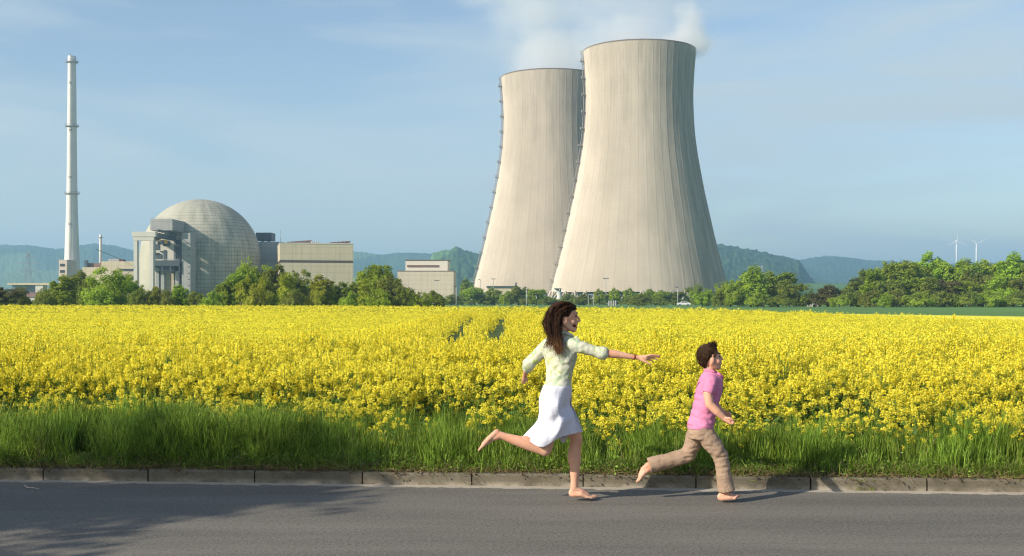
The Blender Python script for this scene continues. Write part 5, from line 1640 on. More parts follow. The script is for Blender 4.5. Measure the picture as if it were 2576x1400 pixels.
# (height, turn of the trunk about the upright axis, thickness ratio): shoulders turned, hips nearly square
TW = [(856, 30, .9), (880, 48, .60), (914, 48, .62), (945, 38, .72), (985, 22, .95), (1005, 10, 1.15), (1055, 0, 1.3)]
def person_woman():
    F = Fig(9.49); P = F.P; k = F.k
    root = empty('person', (P(1455, 1284).x, 9.58, 0)); 
    tag(root, 'long-haired woman in pale green blouse and white skirt running barefoot with one arm stretched forward', 'person', 'people running along the road')
    m = MB()
    # head
    ellipsoid(m, P(1444, 808), 34 * k, 24 * k, 32 * k, .1)
    ellipsoid(m, P(1459, 812), 20.5 * k, 19.5 * k, 24 * k)
    ellipsoid(m, P(1468, 826), 10 * k, 12 * k, 6.5 * k)
    for s in (-1, 1):
        chain(m, F, [(1447, 828, s * .050, 8), (1462, 842, s * .030, 7), (1469, 846, s * .008, 6.5)])
        ellipsoid(m, P(1464, 825, s * .038), 10 * k, 6.5 * k, 8.5 * k)
        ellipsoid(m, P(1446.5, 823, s * .082), 5.8 * k, 3.0 * k, 10.5 * k, .2)
        ellipsoid(m, P(1446, 829.5, s * .071), 3 * k, 2.4 * k, 3 * k)
        chain(m, F, [(1476, 803.5, s * .008, 4.2), (1473, 804, s * .035, 4.2)])
    ellipsoid(m, P(1469.5, 846), 8 * k, 9 * k, 6 * k)
    ellipsoid(m, P(1458, 840), 13 * k, 15 * k, 9 * k)
    chain(m, F, [(1478, 810, 0, 2.8), (1483, 818, 0, 3.2), (1485.3, 822, 0, 3.4)])
    for s in (-1, 1): ellipsoid(m, P(1481.5, 824, s * .009), 4 * k, 2.6 * k, 3 * k)
    chain(m, F, [(1475.5, 829.5, -.016, 2.6), (1478, 829.6, 0, 2.8), (1475.5, 829.5, .016, 2.6)])
    chain(m, F, [(1473.5, 840.5, -.014, 2.8), (1475.8, 841.2, 0, 3.1), (1473.5, 840.5, .014, 2.8)])
    # neck, trunk
    chain(m, F, [(1444, 836, 0, 15), (1438, 866, 0, 16)])
    loft(m, F, [(862, 1416, 1460, .09), (874, 1404, 1468, .13), (890, 1398, 1471, .14), (913, 1400, 1471, .13), (936, 1405, 1466, .118), (962, 1407, 1460, .108), (985, 1402, 1458, .12), (1010, 1396, 1458, .14), (1035, 1396, 1458, .145), (1055, 1404, 1460, .13)], twist=[(q[0], q[1], min(q[2], .85)) for q in TW])
    # near arm stretched forward
    chain(m, F, [(1470, 885, -.13, 15), (1506, 894, -.155, 12.5), (1546, 903.5, -.165, 10.2), (1572, 905.5, -.165, 10.4), (1600, 910, -.168, 7.6), (1622, 914, -.17, 5.7), (1632, 914.5, -.17, 5.4)])
    chain(m, F, [(1630, 914.5, -.172, 5.6), (1641, 914.5, -.175, 7.2), (1648, 915, -.176, 7.0)], .8, (0, 1, 0))
    fr = [[(1647, 911, -.187, 3.0), (1658, 907.5, -.192, 2.5), (1669, 907, -.193, 2.2), (1683, 909.5, -.19, 1.8)],
          [(1649, 913, -.180, 3.0), (1662, 911, -.183, 2.5), (1673, 911.5, -.183, 2.2), (1684, 914.5, -.18, 1.8)],
          [(1649, 916, -.172, 3.0), (1661, 915.5, -.171, 2.5), (1670, 916.8, -.170, 2.2), (1679, 920, -.168, 1.8)],
          [(1647, 919, -.162, 2.8), (1656, 920, -.156, 2.3), (1663, 922, -.153, 2.0), (1669, 925.5, -.151, 1.7)],
          [(1634, 917, -.176, 4.2), (1643, 922.5, -.186, 3.2), (1653, 927, -.190, 2.8), (1661.5, 931.5, -.190, 2.2)]]
    for f in fr: chain(m, F, f, n=10)
    # far arm swung back, forearm going away
    chain(m, F, [(1408, 885, .12, 15), (1376, 918, .16, 12), (1354, 941, .185, 10.5), (1350, 955, .28, 9), (1347, 968, .36, 6), (1346, 973, .385, 5.6)])
    chain(m, F, [(1346, 973, .385, 5.8), (1344, 982, .42, 6.5)], .6, (0, 1, 0))
    for q in range(4):
        chain(m, F, [(1348 - q * 2.6, 983, .42 + q * .004, 2.6), (1347 - q * 2.7, 989, .445, 2.3), (1347 - q * 2.4, 994 - q * .8, .455, 1.9)], n=8)
    chain(m, F, [(1350, 976, .40, 3), (1353, 983, .415, 2.4), (1353, 988, .425, 2)], n=8)
    # standing (far) leg
    chain(m, F, [(1436, 1032, .075, 27), (1460, 1084, .085, 22), (1477, 1124, .09, 16.5), (1478, 1136, .09, 16), (1475, 1150, .09, 15), (1474, 1176, .09, 16.6), (1474.5, 1205, .09, 13.6), (1474, 1236, .09, 10.3), (1473, 1256, .09, 10.3)])
    ellipsoid(m, P(1487, 1130, .085), 6.5 * k, 9 * k, 9 * k)
    ellipsoid(m, P(1466, 1174, .09), 10.5 * k, 13 * k, 27 * k)
    ellipsoid(m, P(1467.5, 1268, .09), 9.5 * k, 10 * k, 11 * k)
    for s, r1 in ((-.022, 5.4), (0, 6.4), (.022, 7.0)):
        chain(m, F, [(1470, 1271, .09 + s * .5, 8), (1490, 1270.5, .09 + s, r1 + 2), (1506, 1277, .09 + s, r1 - .3)])
    chain(m, F, [(1476, 1258, .09, 10), (1492, 1266, .092, 8.5), (1508, 1274, .094, 6)])
    for q in range(5):
        x1 = (1532, 1530, 1527, 1523, 1519)[q]
        dq = .122 - q * .0155 if True else 0
        chain(m, F, [(1508 - q, 1277.5, dq, 5.0 - q * .3), (x1 - 7, 1278.6, dq, (4.0, 3.1, 3.0, 2.8, 2.6)[q]), (x1 - 2, 1280.3, dq, (3.8, 2.8, 2.7, 2.5, 2.4)[q])], n=10)
    # trailing (near) leg
    chain(m, F, [(1426, 1036, -.05, 23), (1407, 1088, -.062, 18), (1400, 1138, -.082, 17), (1396, 1150, -.082, 16.5), (1382, 1146, -.082, 15.5), (1352, 1135, -.08, 16), (1322, 1126, -.08, 13.4), (1296, 1117.5, -.08, 10), (1280, 1112, -.08, 9.6)])
    ellipsoid(m, P(1351, 1130, -.08), 26 * k, 12 * k, 14.5 * k, math.pi / 2 * .0 + .28)
    ellipsoid(m, P(1273, 1108, -.08), 9 * k, 9 * k, 11 * k)
    chain(m, F, [(1276, 1116, -.08, 9.5), (1260, 1120, -.08, 9.2), (1246, 1132, -.08, 7.4)])
    for s in (-.02, 0, .02):
        chain(m, F, [(1268, 1109, -.08 + s * .5, 7), (1254, 1121, -.08 + s, 6.4), (1240, 1136, -.08 + s, 6.2)])
    for q in range(5):
        dq = -.110 + q * .0150
        e = 1 - q * .10
        chain(m, F, [(1241 + q * .5, 1136 - q * .4, dq, 4.6), (1234 + q, 1143 - q, dq, 3.4), (1228 + q * 1.2, 1149.5 - q * 1.6, dq, 2.9 - q * .12)], n=10)
    me = fuse(m, 'body', .0042, 5)
    # eye sockets, mouth corners pressed into the face
    def press(c, r, dpt):
        for v in me.vertices:
            q = (v.co - c).length
            if q < r: v.co -= v.normal * dpt * (1 - (q / r) ** 2)
    for s in (-1, 1): press(P(1447.5, 822, s * .09), .013, .007); press(P(1454, 824, s * .078), .012, .004)
    for s in (-1, 1): press(P(1477, 811, s * .032), .019, .008)
    press(P(1480, 835, 0), .020, .010)
    for s in (-1, 1): press(P(1472, 835, s * .022), .012, .005)
    body = link('body', me, M_skin, root)
    for s in (-1, 1):
        mm = MB(); ellipsoid(mm, P(1474.5, 811.3, s * .029), 3.4 * k, 3.6 * k, 2.0 * k); small(mm, 'eye', M_eye, root)
        mm = MB(); chain(mm, F, [(1480, 803, s * .012, 1.2), (1477.5, 801.5, s * .030, 1.3), (1471, 803.5, s * .048, .9)], n=8); small(mm, 'eyebrow', plain('brow', (.05, .025, .015)), root)
    mm = MB(); ellipsoid(mm, P(1472.5, 835.4), 6.2 * k, 7.6 * k, 4.6 * k); small(mm, 'mouth', M_mouth, root)
    mm = MB(); ellipsoid(mm, P(1474.6, 832.6), 4.6 * k, 6.3 * k, 1.7 * k); small(mm, 'teeth', M_teeth, root)
    mm = MB(); chain(mm, F, [(1470, 830.2, -.024, 1.3), (1477.6, 830.8, -.010, 1.8), (1479.6, 831, 0, 1.9), (1477.6, 830.8, .010, 1.8), (1470, 830.2, .024, 1.3)], n=8)
    small(mm, 'lip', M_lip, root)
    mm = MB(); chain(mm, F, [(1470, 838.2, -.022, 1.3), (1476.6, 839.6, -.009, 1.9), (1478, 840, 0, 2.0), (1476.6, 839.6, .009, 1.9), (1470, 838.2, .022, 1.3)], n=8)
    small(mm, 'lip', M_lip, root)
    # blouse
    m = MB()
    loft(m, F, [(856, 1430, 1460, .062), (862, 1420, 1464, .095), (869, 1406, 1468, .13), (880, 1396, 1474, .155), (895, 1391, 1476, .16), (914, 1394, 1478, .150), (936, 1398.5, 1472.5, .134), (958, 1401, 1466.5, .124), (975, 1399, 1464.5, .128), (990, 1393, 1464, .142), (1002, 1390, 1465, .150)], twist=TW)
    chain(m, F, [(1466, 883, -.125, 18), (1490, 889, -.15, 16), (1510, 895, -.158, 14), (1530, 901, -.163, 13)])
    chain(m, F, [(1528, 900, -.163, 15), (1540, 903, -.165, 17), (1549, 904.5, -.165, 15.5)], ends=(True, False))
    chain(m, F, [(1408, 884, .115, 18), (1378, 914, .155, 17), (1358, 934, .18, 16), (1353, 942, .20, 15)])
    chain(m, F, [(1356, 936, .18, 16.5), (1352, 950, .235, 14)], ends=(True, False))
    chain(m, F, [(1470, 893, -.12, 10), (1452, 925, -.13, 6)], n=10)
    def cloth(me):
        wrinkle(me, lambda p, n_: .0038 * mnoise.noise((p.x * 16 + p.z * 8, p.y * 9, p.z * 26 - p.x * 12)) + .0035 * mnoise.noise((p.x * 38, p.y * 22, p.z * 30)) + .004 * max(0, mnoise.noise((p.x * 9 - p.z * 16, 3, p.z * 7 + p.x * 16))) )
    me = fuse(m, 'blouse', .0055, 5, .5, cloth)
    t = NT('blouse_cloth'); v = t.coord('Object')
    f = t.noise(v, 10, 4, .65, 1.2); g = t.noise(v, 17, 4, .7, .8); h = t.noise(v, 5, 2, .5)
    c = t.ramp(f, [(.38, (.33, .45, .28)), (.46, (.52, .56, .43)), (.55, (.56, .57, .48)), (.62, (.38, .47, .13))])
    c = t.mix(t.ramp(g, [(.56, 0.0), (.64, .6)]), c, (.36, .43, .08))
    c = t.mix(t.ramp(g, [(.32, .55), (.40, 0.0)]), c, (.26, .42, .30))
    c = t.mix(t.ramp(h, [(.42, 0.0), (.6, .3)]), c, (.56, .47, .40))
    t.col(c).rough(.75).spec(.2).bump(t.noise(v, 70, 3, .6), .25, .003)
    bl = link('blouse', me, t.m, root)
    mm = MB()
    mm.tube([P(1446, 853, -.052), P(1457, 856, -.055), P(1464, 861, -.035), P(1467, 864, 0), P(1463, 861, .035), P(1452, 856, .055), P(1436, 852, .05), P(1426, 851, 0), P(1434, 852, -.05), P(1446, 853, -.052)], 4.6 * k, 8)
    q = small(mm, 'collar', t.m, root)
    mm = MB(); 
    chain(mm, F, [(1468, 868, -.10, 3), (1475, 865, -.13, 4.5), (1481, 870, -.14, 2)], n=8); chain(mm, F, [(1470, 868, -.11, 3), (1471, 877, -.155, 3.4), (1468, 884, -.165, 1.5)], n=8); chain(mm, F, [(1470, 868, -.11, 3), (1477, 876, -.15, 3), (1478, 882, -.16, 1.5)], n=8)
    ml = fuse(mm, 'bow', .003, 2); link('bow', ml, t.m, root)
    mm = MB(); chain(mm, F, [(1546, 903.5, -.165, 15.5), (1552, 905, -.165, 14.5)], ends=(False, False)); 
    # skirt
    secs = [((1393, 988), (1464, 990), .145), ((1388, 1003), (1464, 1003), .160), ((1383, 1022), (1461.5, 1022), .176), ((1381.5, 1040), (1463, 1038), .184), ((1382, 1060), (1472, 1056), .186), ((1378, 1078), (1480, 1072), .186), ((1366, 1094), (1485, 1086), .184), ((1351, 1109), (1488.5, 1098), .180), ((1336, 1123), (1491, 1108), .176)]
    # refine
    n = 120; rows = 44; V = []
    for j in range(rows):
        q = j / (rows - 1) * (len(secs) - 1); i = min(int(q), len(secs) - 2); f = q - i
        L_ = [secs[i][0][c] * (1 - f) + secs[i+1][0][c] * f for c in (0, 1)]; R2 = [secs[i][1][c] * (1 - f) + secs[i+1][1][c] * f for c in (0, 1)]
        b = secs[i][2] * (1 - f) + secs[i+1][2] * f
        g = j / (rows - 1)
        for c in range(n):
            th = 2 * math.pi * c / n
            ct, st = math.cos(th), math.sin(th)
            x = (L_[0] + R2[0]) / 2 + (R2[0] - L_[0]) / 2 * ct; y = (L_[1] + R2[1]) / 2 + (R2[1] - L_[1]) / 2 * ct
            dep = b * st
            if st < 0:
                uu = (x - L_[0]) / max(1e-6, R2[0] - L_[0])
                dd_ = float(np.interp(uu, [0, .06, .2, .36, .46, .56, .72, .88, 1], [0, -.08, -.145, -.178, -.182, -.176, -.120, -.040, .03]))
                wq = min(1.0, g * 3.0); dep = dep * (1 - wq) + dd_ * wq
            if st < 0: y += g ** 3 * 22 * math.exp(-((x - 1389) / 29) ** 2) * min(1, -st * 2.5)
            else: y += g ** 3 * 30 * math.exp(-((x - 1445) / 15) ** 2) * min(1, st * 2.5)
            # diagonal drag folds from the hip to the rear knee, and soft pleats at the hem
            ax = (x - 1390) / 80.0; ay = (y - 990) / 140.0
            env = max(0, 1 - abs(ax - .45) * 1.3)
            fold = .0125 * math.sin((ay * 15 + ax * 6.5) + 1.6 * mnoise.noise((x * .03, y * .03, 1))) * env * min(1, g * 4) * (.35 + .65 * max(0, -st))
            fold += .0065 * g * math.sin(th * 9 + 2 * g) + .008 * mnoise.noise((x * .035, y * .02, th * 2))
            p = P(x, y, dep + (-.005 if st < 0 else .005))
            outw = Vector((ct, st * 1.0, 0)).normalized()
            V.append(p + outw * fold)
    Fq = [(j*n+c, j*n+(c+1)%n, (j+1)*n+(c+1)%n, (j+1)*n+c) for j in range(rows-1) for c in range(n)]
    Fq.append(tuple(range(n))[::-1])
    me = mesh_np('skirt', V, Fq, True)
    t = NT('skirt_cloth'); v = t.coord('Object'); t.col(t.ramp(t.noise(v, 12, 3), [(.3, (.56, .57, .65)), (.7, (.62, .63, .70))])).rough(.8).spec(.2)
    t.bump(t.noise(t.coord('Object', (14, 10, 34), (0, .5, 0)), 1.0, 4, .6), .35, .012)
    sk = link('skirt', me, t.m, root)
    so = sk.modifiers.new('thick', 'SOLIDIFY'); so.thickness = .003
    # watch
    mm = MB(); a, b = P(1618, 913.2, -.17), P(1622, 913.9, -.17); capsule(mm, a, b, 6.9 * k, 6.7 * k, n=14, ends=(False, False)); small(mm, 'wrist_band', plain('red_leather', (.28, .05, .03), .5), root)
    # hair
    m = MB()
    ellipsoid(m, P(1441, 804), 37.5 * k, 26 * k, 32.5 * k, .12)
    ellipsoid(m, P(1448, 797), 31 * k, 26 * k, 25 * k)
    chain(m, F, [(1462, 790, 0, 15), (1470, 788, 0, 8)])
    chain(m, F, [(1429, 812, 0, 22), (1426, 838, -.03, 16), (1426, 862, -.10, 15), (1428, 884, -.155, 12), (1430, 900, -.165, 6)])
    chain(m, F, [(1428, 832, -.05, 11), (1431, 856, -.10, 9), (1432, 880, -.16, 6)])
    me = fuse(m, 'hair', .006, 4)
    # free the face and the ear: draw the hair in where skin shows
    for v in me.vertices:
        p = v.co; xs = p.x / k + 1312; ys = 772 - (p.z - CAMZ) / k
        bound = 1466 + (ys - 795) * -.55 if ys > 795 else 1478
        if ys > 812: bound = 1438 - max(0, min(6, (ys - 826) * .4))
        if xs > bound: v.co.x -= (xs - bound) * k * .98; v.co.y = 9.49 + (v.co.y - 9.49) * .86
    # hair strands over the mass and in the wind
    mm = MB(); mm.v = [tuple(v.co) for v in me.vertices]; mm.f = [tuple(p.vertices) for p in me.polygons]
    def pth(l): return [P(*q) for q in l]
    over = [pth([(1470, 786, -.02), (1450, 776, -.05), (1420, 788, -.075), (1408, 815, -.07), (1410, 845, -.09), (1416, 872, -.16), (1420, 900, -.18)]),
            pth([(1470, 790, -.04), (1452, 786, -.075), (1430, 800, -.09), (1422, 825, -.08), (1426, 855, -.13), (1430, 880, -.175), (1430, 908, -.185)]),
            pth([(1464, 794, -.06), (1447, 797, -.085), (1433, 810, -.088), (1428, 840, -.10), (1431, 864, -.15), (1434, 888, -.18), (1437, 911, -.185)]),
            pth([(1466, 782, .02), (1440, 774, 0), (1412, 790, 0), (1402, 815, 0), (1404, 845, -.05), (1408, 870, -.14), (1412, 896, -.17)])]
    strands(mm, over, 620, .0019, 4, lambda t: .0045 + .014 * t, .011)
    loose = [pth([(1404, 800, 0), (1396, 822, -.01), (1402, 842, -.01), (1410, 856, -.05), (1400, 880, -.14), (1404, 900, -.18)]),
             pth([(1404, 806, .02), (1390, 826, .02), (1396, 846, .02), (1412, 848, .01), (1416, 838, 0)]),
             pth([(1412, 830, -.03), (1408, 846, -.03), (1398, 852, -.02), (1386, 856, -.01)]),
             pth([(1416, 850, -.08), (1406, 870, -.14), (1396, 886, -.17), (1390, 894, -.17)]),
             pth([(1418, 856, -.10), (1406, 880, -.17), (1402, 902, -.185)]),
             pth([(1424, 862, -.12), (1418, 888, -.18), (1420, 914, -.185)])]
    strands(mm, loose, 200, .0013, 9, lambda t: .005 + .012 * t, .014)
    hm = hair_mat('brown_hair', (.014, .007, .004), (.055, .026, .012), (.22, .105, .045), P(0, 905).z, P(0, 850).z)
    me2 = mesh_np('hair', mm.v, mm.f, True)
    link('hair', me2, hm, root)
    bpy.data.meshes.remove(me)
person_woman()

def person_boy():
    F = Fig(9.56); P = F.P; k = F.k
    root = empty('person', (P(1830, 1284).x, 9.5, 0))
    tag(root, 'dark-haired boy in pink polo shirt and brown trousers running barefoot ahead', 'person', 'people running along the road')
    m = MB()
    ellipsoid(m, P(1815, 911), 27.5 * k, 22.5 * k, 27.5 * k, .1)
    ellipsoid(m, P(1829, 918), 15.5 * k, 17.5 * k, 24 * k)
    for s in (-1, 1):
        chain(m, F, [(1822, 931, s * .044, 7), (1833, 940, s * .026, 6.5), (1840, 943, s * .006, 6)])
        ellipsoid(m, P(1836, 926, s * .032), 9.5 * k, 8 * k, 9 * k)
        ellipsoid(m, P(1822, 924, s * .069), 5.2 * k, 2.4 * k, 9 * k, .2)
        chain(m, F, [(1842, 908.5, s * .006, 3.4), (1839, 908, s * .03, 3.4)])
        ellipsoid(m, P(1847, 922.5, s * .008), 3.6 * k, 2.2 * k, 2.6 * k)
    ellipsoid(m, P(1841, 943), 6.5 * k, 8 * k, 5.5 * k)
    ellipsoid(m, P(1839, 932), 9.5 * k, 12 * k, 8 * k)
    ellipsoid(m, P(1830, 937), 12 * k, 14 * k, 8 * k)
    chain(m, F, [(1844.5, 911, 0, 2.6), (1848.5, 918, 0, 2.9), (1851.5, 921.5, 0, 3.0)])
    chain(m, F, [(1845.5, 929.5, -.012, 2.6), (1848, 929.5, 0, 2.6), (1845.5, 929.5, .012, 2.6)])
    chain(m, F, [(1844, 936, -.012, 2.6), (1846.3, 936.4, 0, 2.8), (1844, 936, .012, 2.6)])
    chain(m, F, [(1821, 934, 0, 12.8), (1817, 962, 0, 13.5)])
    loft(m, F, [(960, 1803, 1838, .06), (972, 1796, 1844, .10), (990, 1792, 1846, .11), (1015, 1787, 1842, .105), (1040, 1783, 1836, .10), (1065, 1777, 1827, .105), (1090, 1771, 1824, .115), (1110, 1772, 1826, .11)], twist=[(950, 10, .9), (972, 26, .72), (1006, 26, .72), (1050, 15, .85), (1098, 0, .95)])
    # near arm
    chain(m, F, [(1815, 979, -.10, 12), (1806, 1008, -.15, 11.8), (1810, 1032, -.16, 11.2), (1828, 1050, -.17, 10.4), (1841, 1062, -.172, 8), (1848, 1069, -.172, 6.6)])
    chain(m, F, [(1848, 1069, -.172, 6.8), (1858, 1074, -.174, 8.0)], 1.25, (0, 1, 0))
    for q in range(4):
        dq = -.198 + q * .0165
        yy = 1069 + q * .6
        chain(m, F, [(1858, yy, dq, 3.3), (1866.5, yy + 2, dq, 3.0), (1869, yy + 8, dq, 2.8), (1862.5, yy + 11.5, dq, 2.6), (1858, yy + 9, dq, 2.3)], n=10)
    chain(m, F, [(1850, 1066, -.19, 3.8), (1858, 1066, -.205, 3.2), (1865, 1070, -.205, 2.7), (1867, 1074, -.2, 2.3)], n=10)
    # far arm
    chain(m, F, [(1820, 979, .11, 13), (1826, 1010, .14, 11), (1833, 1034, .15, 10.6), (1848, 1051, .15, 9.6), (1862, 1063, .14, 6.8), (1867, 1066, .14, 6.2)])
    chain(m, F, [(1866, 1066, .14, 6.4), (1873, 1069, .138, 7.0)], 1.25, (0, 1, 0))
    for q in range(4):
        dq = .112 + q * .0165
        chain(m, F, [(1873, 1064 + q * .5, dq, 3.1), (1879, 1066.5, dq, 2.8), (1880, 1072, dq, 2.6), (1875, 1075, dq, 2.4)], n=10)
    chain(m, F, [(1867, 1062, .12, 3.4), (1874, 1061, .11, 2.9), (1879, 1064, .108, 2.4)], n=10)
    # legs under the trousers and feet
    chain(m, F, [(1806, 1108, -.06, 20), (1826, 1140, -.06, 17), (1843, 1166, -.06, 14), (1850, 1210, -.06, 13), (1852, 1250, -.06, 9.2), (1851, 1263, -.06, 9.2)])
    ellipsoid(m, P(1844, 1270.5, -.06), 9.6 * k, 9.5 * k, 10.3 * k)
    for s, r1 in ((-.02, 4.6), (0, 5.6), (.02, 6.4)):
        chain(m, F, [(1847, 1273, -.06 + s * .5, 7.6), (1863, 1272, -.06 + s, r1 + 2), (1877, 1273.5, -.06 + s, r1)])
    chain(m, F, [(1853, 1262, -.06, 9), (1867, 1267, -.058, 7.5), (1879, 1270, -.056, 5.6)])
    for q in range(5):
        x1 = (1898, 1896, 1893, 1890, 1886)[q]; dq = -.030 - q * .0145
        chain(m, F, [(1878, 1272.5, dq, 4.8 - q * .25), (x1 - 7, 1269.5, dq, (3.9, 3.0, 2.9, 2.7, 2.5)[q]), (x1 - 2.5, 1267, dq, (3.5, 2.7, 2.6, 2.4, 2.2)[q])], n=10)
    chain(m, F, [(1788, 1108, .065, 20), (1774, 1146, .07, 17.5), (1764, 1170, .07, 15), (1720, 1186, .07, 13.5), (1682, 1194, .07, 10), (1668, 1198, .07, 9)])
    ellipsoid(m, P(1667, 1206, .07), 10 * k, 9 * k, 10 * k)
    chain(m, F, [(1664, 1196, .07, 8.5), (1653, 1207, .07, 9), (1645, 1221, .07, 7.6)])
    for s in (-.018, 0, .018): chain(m, F, [(1664, 1206, .07 + s * .5, 7.5), (1653, 1214, .07 + s, 6.4), (1643, 1226, .07 + s, 5.6)])
    for q in range(5):
        dq = .098 - q * .0140
        chain(m, F, [(1644, 1225, dq, 4.4), (1639 + q * .6, 1233 - q * .6, dq, 3.2), (1635.5 + q * .9, 1239.5 - q * 1.5, dq, 2.8 - q * .1)], n=10)
    me = fuse(m, 'body', .0042, 5)
    def press(c, r, dpt):
        for v in me.vertices:
            q = (v.co - c).length
            if q < r: v.co -= v.normal * dpt * (1 - (q / r) ** 2)
    for s in (-1, 1): press(P(1844, 914, s * .028), .016, .006)
    press(P(1849, 933, 0), .014, .005)
    body = link('body', me, M_skinb, root)
    for s in (-1, 1):
        mm = MB(); ellipsoid(mm, P(1842, 914, s * .026), 2.8 * k, 3.2 * k, 1.6 * k); small(mm, 'eye', M_eye, root)
        mm = MB(); chain(mm, F, [(1845.5, 906.5, s * .010, 1.2), (1843.5, 905, s * .026, 1.3), (1838, 906.5, s * .042, .9)], n=8); small(mm, 'eyebrow', plain('brow', (.05, .025, .015)), root)
    mm = MB(); chain(mm, F, [(1840, 931, -.030, 1.2), (1847.3, 932.6, -.010, 1.6), (1848.6, 933, 0, 1.6), (1847.3, 932.6, .010, 1.6), (1840, 931, .030, 1.2)], n=8)
    small(mm, 'mouth', M_lip, root)
    # polo shirt
    m = MB()
    loft(m, F, [(950, 1806, 1836, .056), (956, 1801, 1842, .075), (963, 1796, 1848, .10), (972, 1792, 1851.5, .125), (986, 1787, 1852.5, .132), (1006, 1782, 1849, .128), (1030, 1778, 1843.5, .122), (1052, 1773, 1838, .124), (1072, 1767, 1833, .132), (1088, 1762.5, 1829, .142), (1098, 1760, 1827, .148)], twist=[(950, 10, .95), (972, 24, .86), (1006, 24, .86), (1050, 15, 1.0), (1098, 0, 1.25)])
    chain(m, F, [(1817, 976, -.105, 18.5), (1812, 990, -.13, 16.5), (1806, 1006, -.148, 14.6)], ends=(True, False))
    chain(m, F, [(1820, 976, .105, 17), (1824, 992, .13, 15), (1826, 1006, .145, 14)], ends=(True, False))
    def cl(me):
        def f(p, n_):
            z = p.z
            low = max(0, min(1, (1.02 - z) / .35))
            return (.003 + .009 * low) * mnoise.noise((p.x * 13 - z * 10, p.y * 8, z * 30 + p.x * 12)) + .003 * mnoise.noise((p.x * 30, p.y * 20, z * 34)) + .0045 * low * abs(mnoise.noise((p.x * 10, 7, z * 22 + p.x * 16)))
        wrinkle(me, f)
    me = fuse(m, 'polo_shirt', .0055, 4, .5, cl)
    t = NT('pink_cotton'); v = t.coord('Object')
    t.col(t.ramp(t.noise(v, 9, 4), [(.3, (.56, .19, .33)), (.7, (.62, .23, .38))])).rough(.85).spec(.15)
    t.bump(t.noise(t.coord('Object', (10, 8, 22), (0, .5, 0)), 1.0, 5, .65), .45, .015)
    link('polo_shirt', me, t.m, root)
    t2 = plain('pink_collar', (.72, .22, .34), .85, .05, 20)
    mm = MB()
    mm.tube([P(1834, 955, -.045), P(1844, 961, -.040), P(1850, 967.5, -.018), P(1851, 968.5, .0), P(1849, 966, .02), P(1836, 954, .05), P(1820, 949, .052), P(1808, 948, .03), P(1806, 948, 0), P(1808, 948, -.03), P(1820, 950, -.05), P(1834, 955, -.045)], 3.8 * k, 8)
    small(mm, 'collar', t2, root)
    # trousers
    m = MB()
    loft(m, F, [(1086, 1768, 1825, .125), (1096, 1765, 1826, .130), (1110, 1763, 1830, .132), (1124, 1764, 1830, .12)])
    chain(m, F, [(1807, 1114, -.055, 25), (1827, 1142, -.06, 22.5), (1843, 1166, -.06, 19.5), (1848, 1195, -.06, 18.8), (1853, 1225, -.06, 20), (1858, 1256, -.06, 22)], ends=(True, False))
    chain(m, F, [(1788, 1112, .06, 25), (1776, 1146, .068, 22), (1767, 1166, .07, 20.5), (1763, 1170, .07, 20), (1735, 1179, .07, 19.5), (1700, 1188, .07, 19.5), (1666, 1197, .07, 20.5)], ends=(True, False))
    def cl2(me):
        def f(p, n_):
            xs = p.x / k + 1312; ys = 772 - (p.z - CAMZ) / k
            kn = math.exp(-((xs - 1843) ** 2 + (ys - 1172) ** 2) / 1400) + math.exp(-((xs - 1772) ** 2 + (ys - 1165) ** 2) / 1800)
            return .0045 * mnoise.noise((p.x * 14, p.y * 9, p.z * 16)) + (.0015 + .0065 * kn) * mnoise.noise((p.x * 12 + p.z * 22, p.y * 9, p.z * 36 - p.x * 14)) + .0035 * abs(mnoise.noise((p.x * 22, p.y * 12, p.z * 11)))
        wrinkle(me, f)
    me = fuse(m, 'trousers', .0055, 4, .5, cl2)
    t = NT('brown_corduroy'); v = t.coord('Object')
    c = t.ramp(t.noise(v, 7, 4, .6), [(.3, (.29, .20, .14)), (.7, (.38, .275, .195))])
    t.col(c).rough(.9).spec(.15).bump(t.noise(t.coord('Object', (14, 10, 26), (0, .7, 0)), 1.0, 5, .65), .6, .02)
    link('trousers', me, t.m, root)
    # hair
    m = MB()
    ellipsoid(m, P(1811, 909), 26 * k, 23.8 * k, 27.5 * k, .15)
    ellipsoid(m, P(1817, 900), 24 * k, 23.5 * k, 19 * k, .1)
    ellipsoid(m, P(1804, 927), 12.5 * k, 18.5 * k, 14.5 * k)
    chain(m, F, [(1820, 893, 0, 14), (1828, 884, 0, 6), (1830, 879, 0, 2)])
    chain(m, F, [(1828, 896, 0, 12), (1834, 889, .01, 4)])
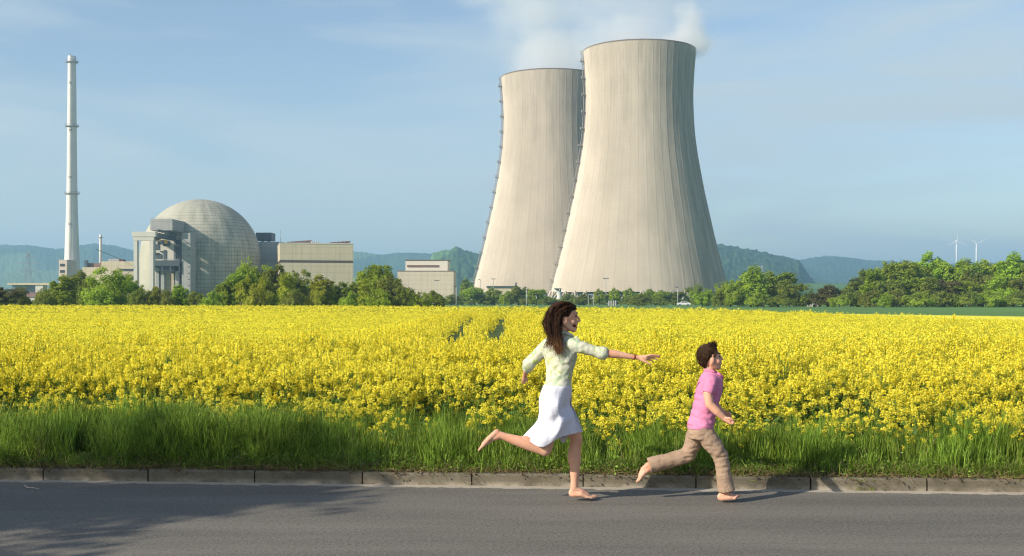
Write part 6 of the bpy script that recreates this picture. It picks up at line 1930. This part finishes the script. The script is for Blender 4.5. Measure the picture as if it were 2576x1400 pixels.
    chain(m, F, [(1832, 905, -.058, 6), (1830, 916, -.062, 4)], n=8)
    me = fuse(m, 'hair', .0055, 3)
    for v in me.vertices:
        p = v.co; xs = p.x / k + 1312; ys = 772 - (p.z - CAMZ) / k
        bound = 1836 if ys < 905 else 1831
        if ys > 915: bound = 1817
        if ys > 928: bound = 1812 - (ys - 928) * .5
        if xs > bound: v.co.x -= (xs - bound) * k * .97; v.co.y = 9.56 + (v.co.y - 9.56) * .86
    mm = MB(); mm.v = [tuple(v.co) for v in me.vertices]; mm.f = [tuple(p.vertices) for p in me.polygons]
    r = random.Random(3)
    co = [(v.co.copy(), v.normal.copy()) for v in me.vertices]
    for _ in range(1500):
        p, n_ = r.choice(co)
        xs = p.x / k + 1312; ys = 772 - (p.z - CAMZ) / k
        if xs > 1812 and ys > 918: continue
        up = Vector((.5, 0, 1)) if (ys < 890 and xs > 1812) else Vector((-.7, 0, -1.0))
        g = (n_ * .22 + up * .9 + Vector((r.gauss(0, .12), r.gauss(0, .12), r.gauss(0, .12)))).normalized()
        ln = r.uniform(.010, .018) * (1.5 if (ys < 888 and xs > 1815) else 1)
        mm.tube([p - n_ * .002, p + g * ln * .5, p + g * ln], [.0017, .0013, .0004], 4)
    hm = hair_mat('dark_hair', (.018, .010, .006), (.055, .030, .015))
    link('hair', mesh_np('hair', mm.v, mm.f, True), hm, root)
    bpy.data.meshes.remove(me)
person_boy()
# ================================================================== HAZE
mb = MB().box(-9500, 9500, -120, 9300, -2.0, 262)
hz = bpy.data.materials.new('haze_air'); hz.use_nodes = True
n, l = hz.node_tree.nodes, hz.node_tree.links; n.clear()
ho = n.new('ShaderNodeOutputMaterial'); hv = n.new('ShaderNodeVolumePrincipled')
hv.inputs['Color'].default_value = (.43, .68, .97, 1); hv.inputs['Density'].default_value = .00022; hv.inputs['Anisotropy'].default_value = .2
l.new(hv.outputs[0], ho.inputs['Volume'])
tag(mb.build('haze', hz), 'thin blue haze', 'haze', kind='stuff')
